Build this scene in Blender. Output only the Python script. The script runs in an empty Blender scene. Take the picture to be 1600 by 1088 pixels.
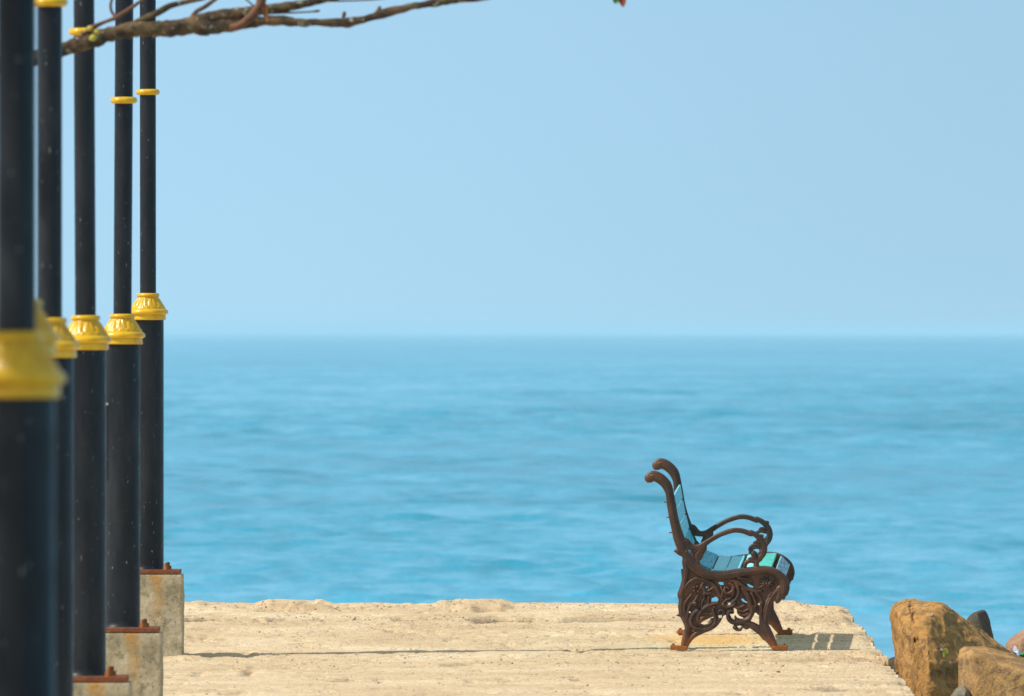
import bpy, bmesh, math, random
import numpy as np
from mathutils import Vector, Matrix, noise as mnoise
R = math.radians
random.seed(7)
scene = bpy.context.scene
COL = scene.collection

# ------------------------------------------------------------------ camera
F = 22900.0            # focal length in photo pixels (long telephoto)
CAMZ = 1.5495
HY = 520.0             # the horizon's row in the photo
cam_d = bpy.data.cameras.new('camera')
cam = bpy.data.objects.new('camera', cam_d)
COL.objects.link(cam)
cam.location = (0, 0, CAMZ)
cam.rotation_euler = (R(90), 0, 0)
cam_d.sensor_width = 36
cam_d.lens = 36 * F / 1600
cam_d.shift_y = -(544 - HY) / 1600
cam_d.clip_start = 0.5
cam_d.clip_end = 200000
cam_d.dof.use_dof = True
cam_d.dof.focus_distance = 76
cam_d.dof.aperture_fstop = 16
scene.camera = cam

# ------------------------------------------------------------------ light
SUN_EL, SUN_AZ = 47.0, 13.0      # azimuth measured from -X towards the camera
w = bpy.data.worlds.new('World')
scene.world = w
w.use_nodes = True
nt = w.node_tree
bg = nt.nodes['Background']
sky = nt.nodes.new('ShaderNodeTexSky')
sky.sky_type = 'NISHITA'
sky.sun_disc = False
sky.sun_elevation = R(SUN_EL)
sky.sun_rotation = R(270 - SUN_AZ)
sky.air_density = 0.5
sky.dust_density = 0.0
sky.ozone_density = 7.0
sky.altitude = 1500
tint = nt.nodes.new('ShaderNodeMix')
tint.data_type = 'RGBA'
tint.blend_type = 'MULTIPLY'
tint.inputs[0].default_value = 1
tint.inputs[7].default_value = (1.0, 1.05, 1.12, 1)
nt.links.new(sky.outputs[0], tint.inputs[6])
# bright tropical haze veil over the clear sky: bluer low down, whiter overhead
gm = nt.nodes.new('ShaderNodeTexCoord'); sxyz = nt.nodes.new('ShaderNodeSeparateXYZ')
nt.links.new(gm.outputs['Generated'], sxyz.inputs[0])
vr = nt.nodes.new('ShaderNodeValToRGB')
vr.color_ramp.elements[0].position = 0.0; vr.color_ramp.elements[0].color = (0.425, 0.700, 0.885, 1)
vr.color_ramp.elements[1].position = 0.45; vr.color_ramp.elements[1].color = (0.54, 0.60, 0.64, 1)
nt.links.new(sxyz.outputs[2], vr.inputs[0])
vs = nt.nodes.new('ShaderNodeVectorMath'); vs.operation = 'SCALE'; vs.inputs['Scale'].default_value = 1 / 0.11
nt.links.new(vr.outputs[0], vs.inputs[0])
veil = nt.nodes.new('ShaderNodeMix'); veil.data_type = 'RGBA'; veil.inputs[0].default_value = 0.75
nt.links.new(tint.outputs[2], veil.inputs[6]); nt.links.new(vs.outputs[0], veil.inputs[7])
# the haze thins a little towards the right
hx = nt.nodes.new('ShaderNodeMapRange'); hx.inputs['From Min'].default_value = -0.035; hx.inputs['From Max'].default_value = 0.045
hx.inputs['To Min'].default_value = 1.02; hx.inputs['To Max'].default_value = 0.90; hx.interpolation_type = 'SMOOTHSTEP'
nt.links.new(sxyz.outputs[0], hx.inputs['Value'])
fin = nt.nodes.new('ShaderNodeVectorMath'); fin.operation = 'SCALE'
nt.links.new(veil.outputs[2], fin.inputs[0]); nt.links.new(hx.outputs[0], fin.inputs['Scale'])
nt.links.new(fin.outputs[0], bg.inputs[0])
bg.inputs[1].default_value = 0.11
sd = bpy.data.lights.new('sun', 'SUN')
sun = bpy.data.objects.new('sun', sd)
COL.objects.link(sun)
sd.energy = 4.3
sd.angle = R(0.55)
sd.color = (1.0, 0.93, 0.82)
ce = math.cos(R(SUN_EL))
tosun = Vector((-ce * math.cos(R(SUN_AZ)), -ce * math.sin(R(SUN_AZ)), math.sin(R(SUN_EL))))
sun.rotation_euler = tosun.to_track_quat('Z', 'Y').to_euler()
scene.view_settings.view_transform = 'Standard'
scene.view_settings.look = 'None'
scene.view_settings.exposure = 0.0
scene.view_settings.gamma = 1
scene.cycles.volume_bounces = 2

# ------------------------------------------------------------------ helpers
def tag(o, label=None, cat=None, group=None, kind=None):
    if label: o['label'] = label
    if cat: o['category'] = cat
    if group: o['group'] = group
    if kind: o['kind'] = kind
    return o

def empty(name, loc=(0, 0, 0), rot=(0, 0, 0)):
    o = bpy.data.objects.new(name, None)
    o.location = loc
    o.rotation_euler = rot
    o.empty_display_size = 0.1
    COL.objects.link(o)
    return o

def link(name, me, mat=None, parent=None, smooth=True):
    if mat is not None and not me.materials:
        me.materials.append(mat)
    if smooth and len(me.polygons):
        me.polygons.foreach_set('use_smooth', [True] * len(me.polygons))
    o = bpy.data.objects.new(name, me)
    COL.objects.link(o)
    if parent: o.parent = parent
    return o

def from_bm(name, bm, mat=None, parent=None, smooth=True):
    me = bpy.data.meshes.new(name)
    bmesh.ops.recalc_face_normals(bm, faces=bm.faces)
    bm.to_mesh(me)
    bm.free()
    return link(name, me, mat, parent, smooth)

def np_mesh(name, V, Q):
    """V (n,3) floats, Q (m,4) vertex indices"""
    me = bpy.data.meshes.new(name)
    me.vertices.add(len(V))
    me.vertices.foreach_set('co', np.asarray(V, np.float32).ravel())
    me.loops.add(Q.size)
    me.loops.foreach_set('vertex_index', np.asarray(Q, np.int32).ravel())
    me.polygons.add(len(Q))
    me.polygons.foreach_set('loop_start', np.arange(0, Q.size, 4, dtype=np.int32))
    me.polygons.foreach_set('loop_total', np.full(len(Q), 4, np.int32))
    me.update(calc_edges=True)
    return me

def grid_quads(nr, nc):
    i = np.arange(nr * nc).reshape(nr, nc)
    return np.stack([i[:-1, :-1], i[:-1, 1:], i[1:, 1:], i[1:, :-1]], -1).reshape(-1, 4)

def vnoise(x, y, seed):
    rs = np.random.RandomState(seed)
    T = rs.rand(256, 256)
    xi = np.floor(x).astype(int); yi = np.floor(y).astype(int)
    fx = x - xi; fy = y - yi
    fx = fx * fx * (3 - 2 * fx); fy = fy * fy * (3 - 2 * fy)
    a = T[yi % 256, xi % 256]; b = T[yi % 256, (xi + 1) % 256]
    c = T[(yi + 1) % 256, xi % 256]; d = T[(yi + 1) % 256, (xi + 1) % 256]
    return (a * (1 - fx) + b * fx) * (1 - fy) + (c * (1 - fx) + d * fx) * fy - 0.5

def fbm(x, y, seed, octv=4, gain=0.5):
    s = 0; a = 1
    for k in range(octv):
        s = s + a * vnoise(x * 2 ** k + 17.3 * k, y * 2 ** k + 9.1 * k, seed + k)
        a *= gain
    return s

def box_bm(bm, x0, x1, y0, y1, z0, z1, bev=0.0, segs=2):
    r = bmesh.ops.create_cube(bm, size=1)
    for v in r['verts']:
        v.co = Vector(((x0 + x1) / 2 + v.co.x * (x1 - x0), (y0 + y1) / 2 + v.co.y * (y1 - y0), (z0 + z1) / 2 + v.co.z * (z1 - z0)))
    if bev:
        es = list({e for v in r['verts'] for e in v.link_edges})
        bmesh.ops.bevel(bm, geom=es, offset=bev, segments=segs, affect='EDGES', profile=0.6)

def lathe(prof, n=64, mod=None):
    """prof: list of (r, z). mod(theta, t, r) -> extra radius"""
    prof = np.array(prof, float)
    th = np.linspace(0, 2 * np.pi, n, endpoint=False)
    Rr = np.repeat(prof[:, 0][:, None], n, 1)
    if mod is not None:
        Rr = Rr + mod(th[None, :], prof[:, 1][:, None], prof[:, 0][:, None])
    V = np.stack([Rr * np.cos(th), Rr * np.sin(th), np.repeat(prof[:, 1][:, None], n, 1)], -1).reshape(-1, 3)
    i = np.arange(len(prof) * n).reshape(len(prof), n)
    j = np.roll(i, -1, 1)
    Q = np.stack([i[:-1], j[:-1], j[1:], i[1:]], -1).reshape(-1, 4)
    return V, Q

def catmull(P, step):
    P = np.array(P, float)
    if len(P) == 2:
        n = max(2, int(np.linalg.norm(P[1, :2] - P[0, :2]) / step) + 1)
        return P[0] + (P[1] - P[0]) * np.linspace(0, 1, n)[:, None]
    Q = np.vstack([2 * P[0] - P[1], P, 2 * P[-1] - P[-2]])
    out = []
    for k in range(1, len(Q) - 2):
        n = max(2, int(np.linalg.norm(Q[k + 1, :2] - Q[k, :2]) / step) + 1)
        t = np.linspace(0, 1, n, endpoint=False)[:, None]
        a, b, c, d = Q[k - 1], Q[k], Q[k + 1], Q[k + 2]
        out.append(0.5 * (2 * b + (c - a) * t + (2 * a - 5 * b + 4 * c - d) * t ** 2 + (3 * b - a - 3 * c + d) * t ** 3))
    out.append(P[-1][None])
    return np.vstack(out)

# ------------------------------------------------------------------ materials
class M:
    def __init__(s, name):
        s.m = bpy.data.materials.new(name); s.m.use_nodes = True
        s.t = s.m.node_tree; s.b = s.t.nodes['Principled BSDF']
        s.tc = s.t.nodes.new('ShaderNodeTexCoord')
    def n(s, kind, **kw):
        k = s.t.nodes.new(kind)
        for a, v in kw.items(): setattr(k, a, v)
        return k
    def l(s, a, b): s.t.links.new(a, b)
    def coord(s, scale=(1, 1, 1), space='Object'):
        mp = s.n('ShaderNodeMapping'); mp.inputs['Scale'].default_value = scale
        s.l(s.tc.outputs[space], mp.inputs[0]); return mp.outputs[0]
    def noise(s, vec, scale, detail=4, rough=0.55, dist=0):
        k = s.n('ShaderNodeTexNoise'); k.inputs['Scale'].default_value = scale
        k.inputs['Detail'].default_value = detail; k.inputs['Roughness'].default_value = rough
        k.inputs['Distortion'].default_value = dist
        s.l(vec, k.inputs['Vector']); return k.outputs['Fac']
    def ramp(s, fac, stops, interp='LINEAR'):
        k = s.n('ShaderNodeValToRGB'); k.color_ramp.interpolation = interp
        e = k.color_ramp.elements
        while len(e) < len(stops): e.new(0.5)
        for q, (p, c) in zip(e, stops):
            q.position = p; q.color = (c, c, c, 1) if isinstance(c, (int, float)) else (*c, 1)
        s.l(fac, k.inputs[0]); return k.outputs[0]
    def mix(s, fac, a, b, mode='MIX'):
        k = s.n('ShaderNodeMix', data_type='RGBA', blend_type=mode)
        for i, v in ((0, fac), (6, a), (7, b)):
            if isinstance(v, (int, float)): k.inputs[i].default_value = v
            elif isinstance(v, tuple): k.inputs[i].default_value = (*v, 1)
            else: s.l(v, k.inputs[i])
        return k.outputs[2]
    def math(s, op, a, b=None, clamp=False):
        k = s.n('ShaderNodeMath', operation=op, use_clamp=clamp)
        for i, v in ((0, a), (1, b)):
            if v is None: continue
            if isinstance(v, (int, float)): k.inputs[i].default_value = v
            else: s.l(v, k.inputs[i])
        return k.outputs[0]
    def col(s, c):
        if isinstance(c, tuple): s.b.inputs['Base Color'].default_value = (*c, 1)
        else: s.l(c, s.b.inputs['Base Color'])
        return s
    def rough(s, v):
        if isinstance(v, (int, float)): s.b.inputs['Roughness'].default_value = v
        else: s.l(v, s.b.inputs['Roughness'])
        return s
    def bump(s, h, dist=0.01, strength=1.0):
        k = s.n('ShaderNodeBump'); k.inputs['Distance'].default_value = dist; k.inputs['Strength'].default_value = strength
        s.l(h, k.inputs['Height']); s.l(k.outputs[0], s.b.inputs['Normal']); return s

# concrete pier
m = M('sandy_concrete')
c = m.coord()
big = m.noise(c, 1.3, 5, 0.6)
med = m.noise(c, 14, 6, 0.7)
fine = m.noise(c, 150, 4, 0.7)
colr = m.ramp(big, [(0.3, (0.60, 0.445, 0.26)), (0.5, (0.71, 0.55, 0.335)), (0.7, (0.83, 0.69, 0.47))])
colr = m.mix(0.55, colr, m.ramp(med, [(0.25, (0.52, 0.43, 0.34)), (0.5, (1, 1, 1)), (0.75, (1.0, 0.96, 0.88))]), 'MULTIPLY')
colr = m.mix(0.8, colr, m.ramp(fine, [(0.33, (0.35, 0.30, 0.26)), (0.46, (1, 1, 1))]), 'MULTIPLY')
speck = m.noise(m.coord((1, 0.13, 1)), 75, 4, 0.75)
clump = m.ramp(m.noise(m.coord((1, 0.5, 1)), 3.2, 4, 0.6), [(0.38, 0.15), (0.62, 1.0)])
colr = m.mix(m.math('MULTIPLY', clump, m.ramp(speck, [(0.555, 0.0), (0.61, 0.85)])), colr, (0.20, 0.12, 0.075))
speck2 = m.noise(m.coord((0.5, 0.16, 1)), 34, 5, 0.8)
colr = m.mix(m.math('MULTIPLY', clump, m.ramp(speck2, [(0.55, 0.0), (0.64, 0.6)])), colr, (0.28, 0.20, 0.13))
# grey dirt in shallow clumps
dirt_shade = m.ramp(m.noise(m.coord((1, 2.2, 1)), 5.5, 7, 0.75), [(0.60, 0.0), (0.70, 1.0)])
colr = m.mix(m.math('MULTIPLY', dirt_shade, 0.45), colr, (0.36, 0.31, 0.25))
# rust washed off the bench: patch on the slab between its feet
sp = m.n('ShaderNodeSeparateXYZ'); m.l(m.tc.outputs['Object'], sp.inputs[0])
dx = m.math('DIVIDE', m.math('SUBTRACT', sp.outputs[0], 0.98), 0.36)
dy = m.math('DIVIDE', m.math('SUBTRACT', sp.outputs[1], 70.95), 0.62)
rr = m.math('SQRT', m.math('ADD', m.math('MULTIPLY', dx, dx), m.math('MULTIPLY', dy, dy)))
rr = m.math('ADD', rr, m.math('MULTIPLY', m.math('SUBTRACT', m.noise(c, 6, 5, 0.7), 0.5), 1.7))
rust = m.ramp(rr, [(0.35, 0.6), (1.0, 0.0)])
colr = m.mix(rust, colr, (0.80, 0.42, 0.085))
da = m.n('ShaderNodeAttribute'); da.attribute_name = 'dirt_shade'  # dirt in the pits, plus painted shade of the joint and chips
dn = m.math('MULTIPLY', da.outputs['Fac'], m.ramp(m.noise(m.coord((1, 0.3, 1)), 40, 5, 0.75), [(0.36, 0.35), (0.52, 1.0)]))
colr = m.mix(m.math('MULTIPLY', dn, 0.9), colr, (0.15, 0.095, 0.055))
m.col(colr).rough(0.95)
m.bump(m.mix(0.5, med, fine), 0.006, 0.8)
MAT_GROUND = m.m

# sea
m = M('sea_water')
g = m.coord((1, 1, 1))
rip = m.noise(g, 2.6, 5, 0.6)
lay = m.noise(m.coord((0.10, 0.030, 1)), 1.0, 6, 0.65)
lay2 = m.noise(m.coord((0.75, 0.055, 1)), 1.0, 6, 0.75)
lay3 = m.noise(m.coord((0.020, 0.0042, 1)), 1.0, 5, 0.65)
lm = m.math('ADD', m.math('MULTIPLY', lay, 0.34), m.math('ADD', m.math('MULTIPLY', lay2, 0.38), m.math('MULTIPLY', lay3, 0.28)))
m.col(m.ramp(lm, [(0.41, (0.004, 0.275, 0.43)), (0.50, (0.016, 0.365, 0.570)), (0.585, (0.11, 0.475, 0.71))]))
m.rough(0.22)
m.b.inputs['IOR'].default_value = 1.33
m.bump(rip, 0.05, 0.6)
MAT_SEA = m.m

# dark paint of the posts
def post_mat():
    m = M('dark_navy_paint')
    oi = m.n('ShaderNodeObjectInfo')
    off = m.n('ShaderNodeVectorMath', operation='ADD')
    sc = m.n('ShaderNodeVectorMath', operation='SCALE'); sc.inputs['Scale'].default_value = 37.0
    cx = m.n('ShaderNodeCombineXYZ'); m.l(oi.outputs['Random'], cx.inputs[0]); m.l(oi.outputs['Random'], cx.inputs[2])
    m.l(cx.outputs[0], sc.inputs[0]); m.l(sc.outputs[0], off.inputs[1]); m.l(m.coord(), off.inputs[0])
    v = off.outputs[0]
    base = m.ramp(m.noise(v, 4, 5, 0.6), [(0.35, (0.003, 0.006, 0.011)), (0.7, (0.007, 0.012, 0.020))])
    st = m.n('ShaderNodeMapping'); st.inputs['Scale'].default_value = (2.2, 2.2, 0.5); m.l(v, st.inputs[0])
    chips = m.ramp(m.noise(st.outputs[0], 55, 3, 0.6), [(0.695, 0.0), (0.72, 1.0)])
    dust = m.ramp(m.noise(st.outputs[0], 5, 7, 0.75), [(0.40, 0.12), (0.72, 0.6)])
    base = m.mix(dust, base, (0.046, 0.050, 0.056))
    m.b.inputs['Specular IOR Level'].default_value = 0.24
    base = m.mix(m.math('MULTIPLY', chips, 0.75), base, (0.42, 0.46, 0.48))
    m.col(base).rough(m.ramp(m.noise(v, 12, 5, 0.6), [(0.3, 0.34), (0.7, 0.52)]))
    m.bump(m.noise(v, 40, 4, 0.6), 0.0008, 0.5)
    return m.m
MAT_POST = post_mat()

m = M('yellow_gloss_paint')
c = m.coord()
y = m.ramp(m.noise(c, 18, 5, 0.6), [(0.3, (0.62, 0.34, 0.006)), (0.6, (0.82, 0.50, 0.010)), (0.8, (0.88, 0.60, 0.03))])
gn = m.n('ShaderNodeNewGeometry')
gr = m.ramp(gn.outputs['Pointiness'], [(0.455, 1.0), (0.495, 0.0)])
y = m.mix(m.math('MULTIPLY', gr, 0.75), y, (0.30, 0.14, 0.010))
y = m.mix(m.ramp(m.noise(m.coord((1, 1, 0.5)), 26, 6, 0.75), [(0.60, 0.0), (0.72, 0.55)]), y, (0.34, 0.20, 0.03))
y = m.mix(m.ramp(m.noise(c, 120, 2, 0.5), [(0.72, 0.0), (0.76, 0.8)]), y, (0.08, 0.05, 0.02))
m.col(y).rough(0.27)
m.bump(m.noise(c, 70, 3, 0.5), 0.001, 0.5)
MAT_YELLOW = m.m

def rust_mat(name, a, b, c3, sc=14):
    m = M(name); c = m.coord()
    k = m.ramp(m.noise(c, sc, 7, 0.7), [(0.3, a), (0.52, b), (0.72, c3)])
    m.col(k).rough(0.8); m.bump(m.noise(c, sc * 9, 5, 0.7), 0.002, 0.7)
    return m.m
MAT_PLATE = rust_mat('rusted_plate', (0.10, 0.028, 0.015), (0.22, 0.065, 0.022), (0.42, 0.16, 0.04), 22)
MAT_NUT = rust_mat('rusted_nut', (0.22, 0.06, 0.015), (0.38, 0.13, 0.03), (0.50, 0.22, 0.05), 60)
MAT_FOOT = rust_mat('orange_rust', (0.14, 0.04, 0.012), (0.32, 0.10, 0.018), (0.52, 0.22, 0.04), 40)

# footing concrete with a rust run under the plate
m = M('grey_footing_concrete')
c = m.coord()
k = m.ramp(m.noise(c, 7, 7, 0.7), [(0.32, (0.30, 0.265, 0.165)), (0.48, (0.52, 0.455, 0.305)), (0.66, (0.70, 0.62, 0.45))])
k = m.mix(m.ramp(m.noise(c, 22, 6, 0.75), [(0.54, 0.0), (0.64, 0.65)]), k, (0.13, 0.12, 0.09))
k = m.mix(m.ramp(m.noise(c, 70, 4, 0.7), [(0.60, 0.0), (0.66, 0.7)]), k, (0.08, 0.075, 0.06))
k = m.mix(m.ramp(m.noise(m.coord((1, 1, 0.45)), 11, 5, 0.7), [(0.58, 0.0), (0.66, 0.5)]), k, (0.72, 0.70, 0.60))
sp = m.n('ShaderNodeSeparateXYZ'); m.l(m.tc.outputs['Object'], sp.inputs[0])
wob = m.math('MULTIPLY', m.math('SUBTRACT', m.noise(m.coord((1, 1, 0.5)), 12, 6, 0.7), 0.5), 0.16)
ax = m.math('ABSOLUTE', m.math('ADD', m.math('SUBTRACT', sp.outputs[0], 0.045), wob))
run = m.ramp(m.math('DIVIDE', ax, 0.05), [(0.2, 1.0), (0.9, 0.0)])
fade = m.ramp(m.math('MULTIPLY', sp.outputs[2], -3.2), [(0.02, 1.0), (0.9, 0.0)])   # object origin sits at the plate
k = m.mix(m.math('MULTIPLY', m.math('MULTIPLY', run, fade), m.ramp(m.noise(c, 30, 6, 0.75), [(0.35, 0.3), (0.6, 1.0)])), k, (0.55, 0.28, 0.045))
m.col(k).rough(0.95)
m.bump(m.noise(c, 40, 7, 0.75), 0.012, 0.9)
MAT_FOOTING = m.m

# cast iron of the bench
m = M('rusty_cast_iron')
c = m.coord()
k = m.ramp(m.noise(c, 9, 7, 0.65), [(0.3, (0.024, 0.016, 0.015)), (0.5, (0.068, 0.037, 0.026)), (0.72, (0.16, 0.072, 0.036))])
k = m.mix(m.ramp(m.noise(c, 45, 5, 0.7), [(0.56, 0.0), (0.72, 0.4)]), k, (0.22, 0.095, 0.038))
sp = m.n('ShaderNodeSeparateXYZ'); m.l(m.tc.outputs['Object'], sp.inputs[0])
low = m.ramp(m.math('ADD', sp.outputs[2], m.math('MULTIPLY', m.math('SUBTRACT', m.noise(c, 22, 4, 0.6), 0.5), 0.12)), [(0.015, 0.6), (0.09, 0.0)])
k = m.mix(low, k, (0.36, 0.12, 0.022))
m.col(k).rough(m.ramp(m.noise(c, 30, 4, 0.6), [(0.3, 0.38), (0.7, 0.62)]))
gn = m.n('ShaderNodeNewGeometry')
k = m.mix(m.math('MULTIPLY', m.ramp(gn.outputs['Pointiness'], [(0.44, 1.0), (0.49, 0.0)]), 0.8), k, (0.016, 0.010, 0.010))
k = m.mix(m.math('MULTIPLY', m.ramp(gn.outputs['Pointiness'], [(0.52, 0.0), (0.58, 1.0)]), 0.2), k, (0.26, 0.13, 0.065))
m.b.inputs['Metallic'].default_value = 0.15
m.bump(m.noise(c, 160, 5, 0.7), 0.0015, 0.7)
MAT_IRON = m.m

def slat_mat(name, a, b, dark, amt, gl=(0.5, 0.25)):
    m = M(name)
    v = m.coord((9, 0.9, 9))
    k = m.ramp(m.noise(v, 9, 6, 0.7), [(0.3, a), (0.65, b)])
    st = m.ramp(m.noise(m.coord((14, 1.6, 14)), 7, 7, 0.78, 0.4), [(0.575 - amt, 0.0), (0.64 - amt, 1.0)])
    k = m.mix(m.math('MULTIPLY', st, 0.85), k, dark)
    m.col(k).rough(gl[0]); m.b.inputs['Specular IOR Level'].default_value = gl[1]; m.bump(m.noise(v, 20, 5, 0.7), 0.0012, 0.5)
    return m.m
SL_BLUE = slat_mat('worn_light_blue_paint', (0.16, 0.60, 0.74), (0.26, 0.74, 0.84), (0.02, 0.09, 0.15), 0.02)
SL_SCR = slat_mat('scratched_light_blue_paint', (0.22, 0.58, 0.72), (0.30, 0.66, 0.78), (0.02, 0.10, 0.18), 0.10)
SL_LIGHT = slat_mat('pale_blue_paint', (0.20, 0.80, 0.93), (0.34, 0.90, 0.97), (0.03, 0.22, 0.34), 0.0, (0.5, 0.2))
SL_TEAL = slat_mat('dark_teal_paint', (0.01, 0.36, 0.50), (0.06, 0.60, 0.72), (0.005, 0.07, 0.12), 0.06)
SL_GREEN = slat_mat('turquoise_green_paint', (0.04, 0.52, 0.44), (0.12, 0.68, 0.58), (0.03, 0.30, 0.28), 0.05)

def rock_mat(name, cols, spot):
    m = M(name); c = m.coord()
    k = m.ramp(m.noise(c, 3.2, 8, 0.7, 0.5), [(0.28, cols[0]), (0.5, cols[1]), (0.70, cols[2])])
    k = m.mix(m.ramp(m.noise(c, 17, 7, 0.75), [(0.46, 0.0), (0.60, 0.75)]), k, spot)
    k = m.mix(m.ramp(m.noise(c, 90, 3, 0.6), [(0.66, 0.0), (0.72, 0.6)]), k, (0.62, 0.50, 0.34))
    k = m.mix(m.ramp(m.noise(c, 70, 4, 0.6), [(0.28, 0.75), (0.38, 0.0)]), k, (0.05, 0.035, 0.02))
    vo = m.n('ShaderNodeTexVoronoi', feature='DISTANCE_TO_EDGE'); vo.inputs['Scale'].default_value = 6.5
    dv = m.n('ShaderNodeVectorMath', operation='ADD'); nz = m.n('ShaderNodeTexNoise'); nz.inputs['Scale'].default_value = 9; nz.inputs['Detail'].default_value = 5
    m.l(c, nz.inputs['Vector']); sc_ = m.n('ShaderNodeVectorMath', operation='SCALE'); sc_.inputs['Scale'].default_value = 0.22
    m.l(nz.outputs['Color'], sc_.inputs[0]); m.l(c, dv.inputs[0]); m.l(sc_.outputs[0], dv.inputs[1]); m.l(dv.outputs[0], vo.inputs['Vector'])
    crk = m.ramp(vo.outputs['Distance'], [(0.0, 0.0), (0.035, 1.0)])
    k = m.mix(m.math('MULTIPLY', m.math('SUBTRACT', 1.0, crk), 0.2), k, (0.06, 0.04, 0.025))
    m.col(k).rough(0.85); m.bump(m.math('ADD', m.noise(c, 24, 9, 0.75), m.math('MULTIPLY', crk, 0.14)), 0.022, 1.0)
    return m.m
RK_OCHRE = rock_mat('ochre_rock', [(0.36, 0.185, 0.040), (0.58, 0.30, 0.075), (0.72, 0.42, 0.15)], (0.19, 0.11, 0.045))
RK_TAN = rock_mat('tan_rock', [(0.38, 0.21, 0.065), (0.57, 0.32, 0.10), (0.68, 0.42, 0.18)], (0.24, 0.15, 0.08))
RK_DARK = rock_mat('dark_rock', [(0.05, 0.043, 0.028), (0.09, 0.075, 0.045), (0.15, 0.12, 0.07)], (0.045, 0.035, 0.025))
RK_GREY = rock_mat('grey_rock', [(0.20, 0.17, 0.12), (0.30, 0.26, 0.18), (0.42, 0.36, 0.26)], (0.14, 0.12, 0.09))
RK_PINK = rock_mat('pinkish_rock', [(0.36, 0.19, 0.11), (0.52, 0.29, 0.17), (0.60, 0.38, 0.24)], (0.30, 0.16, 0.10))

m = M('lichen_bark')
c = m.coord()
k = m.ramp(m.noise(c, 9, 7, 0.7), [(0.36, (0.016, 0.010, 0.008)), (0.5, (0.070, 0.040, 0.022)), (0.64, (0.22, 0.135, 0.06))])
k = m.mix(m.ramp(m.noise(c, 30, 5, 0.7), [(0.52, 0.0), (0.60, 0.6)]), k, (0.19, 0.17, 0.07))
k = m.mix(m.ramp(m.noise(c, 60, 5, 0.7), [(0.56, 0.0), (0.62, 0.55)]), k, (0.012, 0.008, 0.008))
k = m.mix(m.ramp(m.noise(c, 38, 3, 0.6), [(0.63, 0.0), (0.68, 0.9)]), k, (0.46, 0.45, 0.33))
m.col(k).rough(0.9); m.bump(m.noise(c, 45, 7, 0.75), 0.012, 1.0)
MAT_BARK = m.m
m = M('young_bark'); c = m.coord()
m.col(m.ramp(m.noise(c, 25, 5, 0.6), [(0.35, (0.06, 0.022, 0.018)), (0.65, (0.20, 0.085, 0.035))])).rough(0.7)
m.bump(m.noise(c, 60, 4, 0.6), 0.002, 0.6)
MAT_TWIG = m.m

def plain(name, col, rough=0.6, col2=None, sc=12):
    m = M(name)
    if col2: m.col(m.ramp(m.noise(m.coord(), sc, 4, 0.6), [(0.38, col), (0.6, col2)]))
    else: m.col(col)
    m.rough(rough); return m.m

# ------------------------------------------------------------------ SETTING: pier
YJ, SL = 69.17, 0.037
def gz(Y):                      # pier surface height (before roughness)
    return max(0.0, (Y - YJ)) * SL
def place(px, py, Y):           # a photo pixel at a given distance
    return Vector(((px - 800) * Y / F, Y, CAMZ - (py - HY) * Y / F))

xs = np.concatenate([np.linspace(-40, -2.5, 14), np.linspace(-2.4, 1, 300)])
ux = np.linspace(0, 1, 330)     # last stretch follows the broken right edge
ys = np.concatenate([np.linspace(-30, 58, 12), np.linspace(60, 66.5, 130), np.linspace(66.53, 74.12, 330)])
EY = [-30, 60, 62.5, 64.5, 67.6, 68.9, 69.15, 69.3, 70.1, 70.9, 71.9, 72.8, 73.3, 73.6, 73.8, 74.0, 74.2]
EX = [1.72, 1.72, 1.722, 1.747, 1.756, 1.757, 1.765, 1.773, 1.755, 1.742, 1.725, 1.712, 1.695, 1.672, 1.64, 1.58, 1.45]
edge = np.interp(ys, EY, EX)
jag = 0.03 * fbm(ys * 1.7, ys * 0 + 3, 5, 3) * np.clip((ys - 64) / 5, 0.5, 1) + 0.02 * vnoise(ys * 7, ys * 0, 9) * np.clip((ys - 69) / 1.5, 0.1, 1)
edge = edge + np.where(ys > 58, jag, 0)
X = np.empty((len(ys), len(xs) + 220))
X[:, :len(xs)] = xs[None, :]
tt = np.linspace(0, 1, 221)[1:]
X[:, len(xs):] = 1 + (edge[:, None] - 1) * tt[None, :]
Y = np.repeat(ys[:, None], X.shape[1], 1)
# wobble of the far edge
far = np.clip((Y - 72.9) / 1.2, 0, 1)
Y = Y + far * (0.10 * fbm(X * 1.7, X * 0 + 8, 21, 4) + 0.02 * vnoise(X * 15, X * 0, 4))
Z = np.maximum(0, Y - YJ) * SL
det = np.clip((Y - 58) / 2, 0, 1)
n1 = fbm(X * 2.0, Y * 1.2, 31, 5, 0.55)
n2 = fbm(X * 16, Y * 11, 41, 3, 0.6)
n3 = vnoise(X * 75, Y * 38, 51)
pit = np.clip(vnoise(X * 48, Y * 17, 55) - 0.27, 0, 1) * 0.035 + np.clip(vnoise(X * 85, Y * 30, 56) - 0.3, 0, 1) * 0.03
Z = Z + det * (0.007 * n1 + 0.0020 * n2 + 0.0014 * n3 - 0.8 * pit)
rid = np.clip(fbm(X * 7, Y * 5, 61, 3, 0.6) - 0.24, 0, 1)
Z = Z - det * rid * 0.05
def spot(px, py, wx, wy, dz, rough=0.5, seed=1):
    """dent (dz<0) or lump (dz>0) on the slab, seen at photo pixel px,py; wx, wy in metres"""
    global Z, DIRT_SHADE
    # distance of that pixel on the slab
    if py > 1033: Y0 = F * CAMZ / (py - HY)
    else: Y0 = F * (CAMZ + SL * YJ) / (py - HY + F * SL)
    X0 = (px - 800) * Y0 / F
    d = np.sqrt(((X - X0) / wx) ** 2 + ((Y - Y0) / wy) ** 2) + rough * fbm(X * 18, Y * 9, 70 + seed, 3) 
    s = np.clip(1.25 - d, 0, 1); s = s * s * (3 - 2 * s)
    Z = Z + dz * s
    if dz < 0: DIRT_SHADE = np.maximum(DIRT_SHADE, 0.75 * s ** 1.5)
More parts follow.
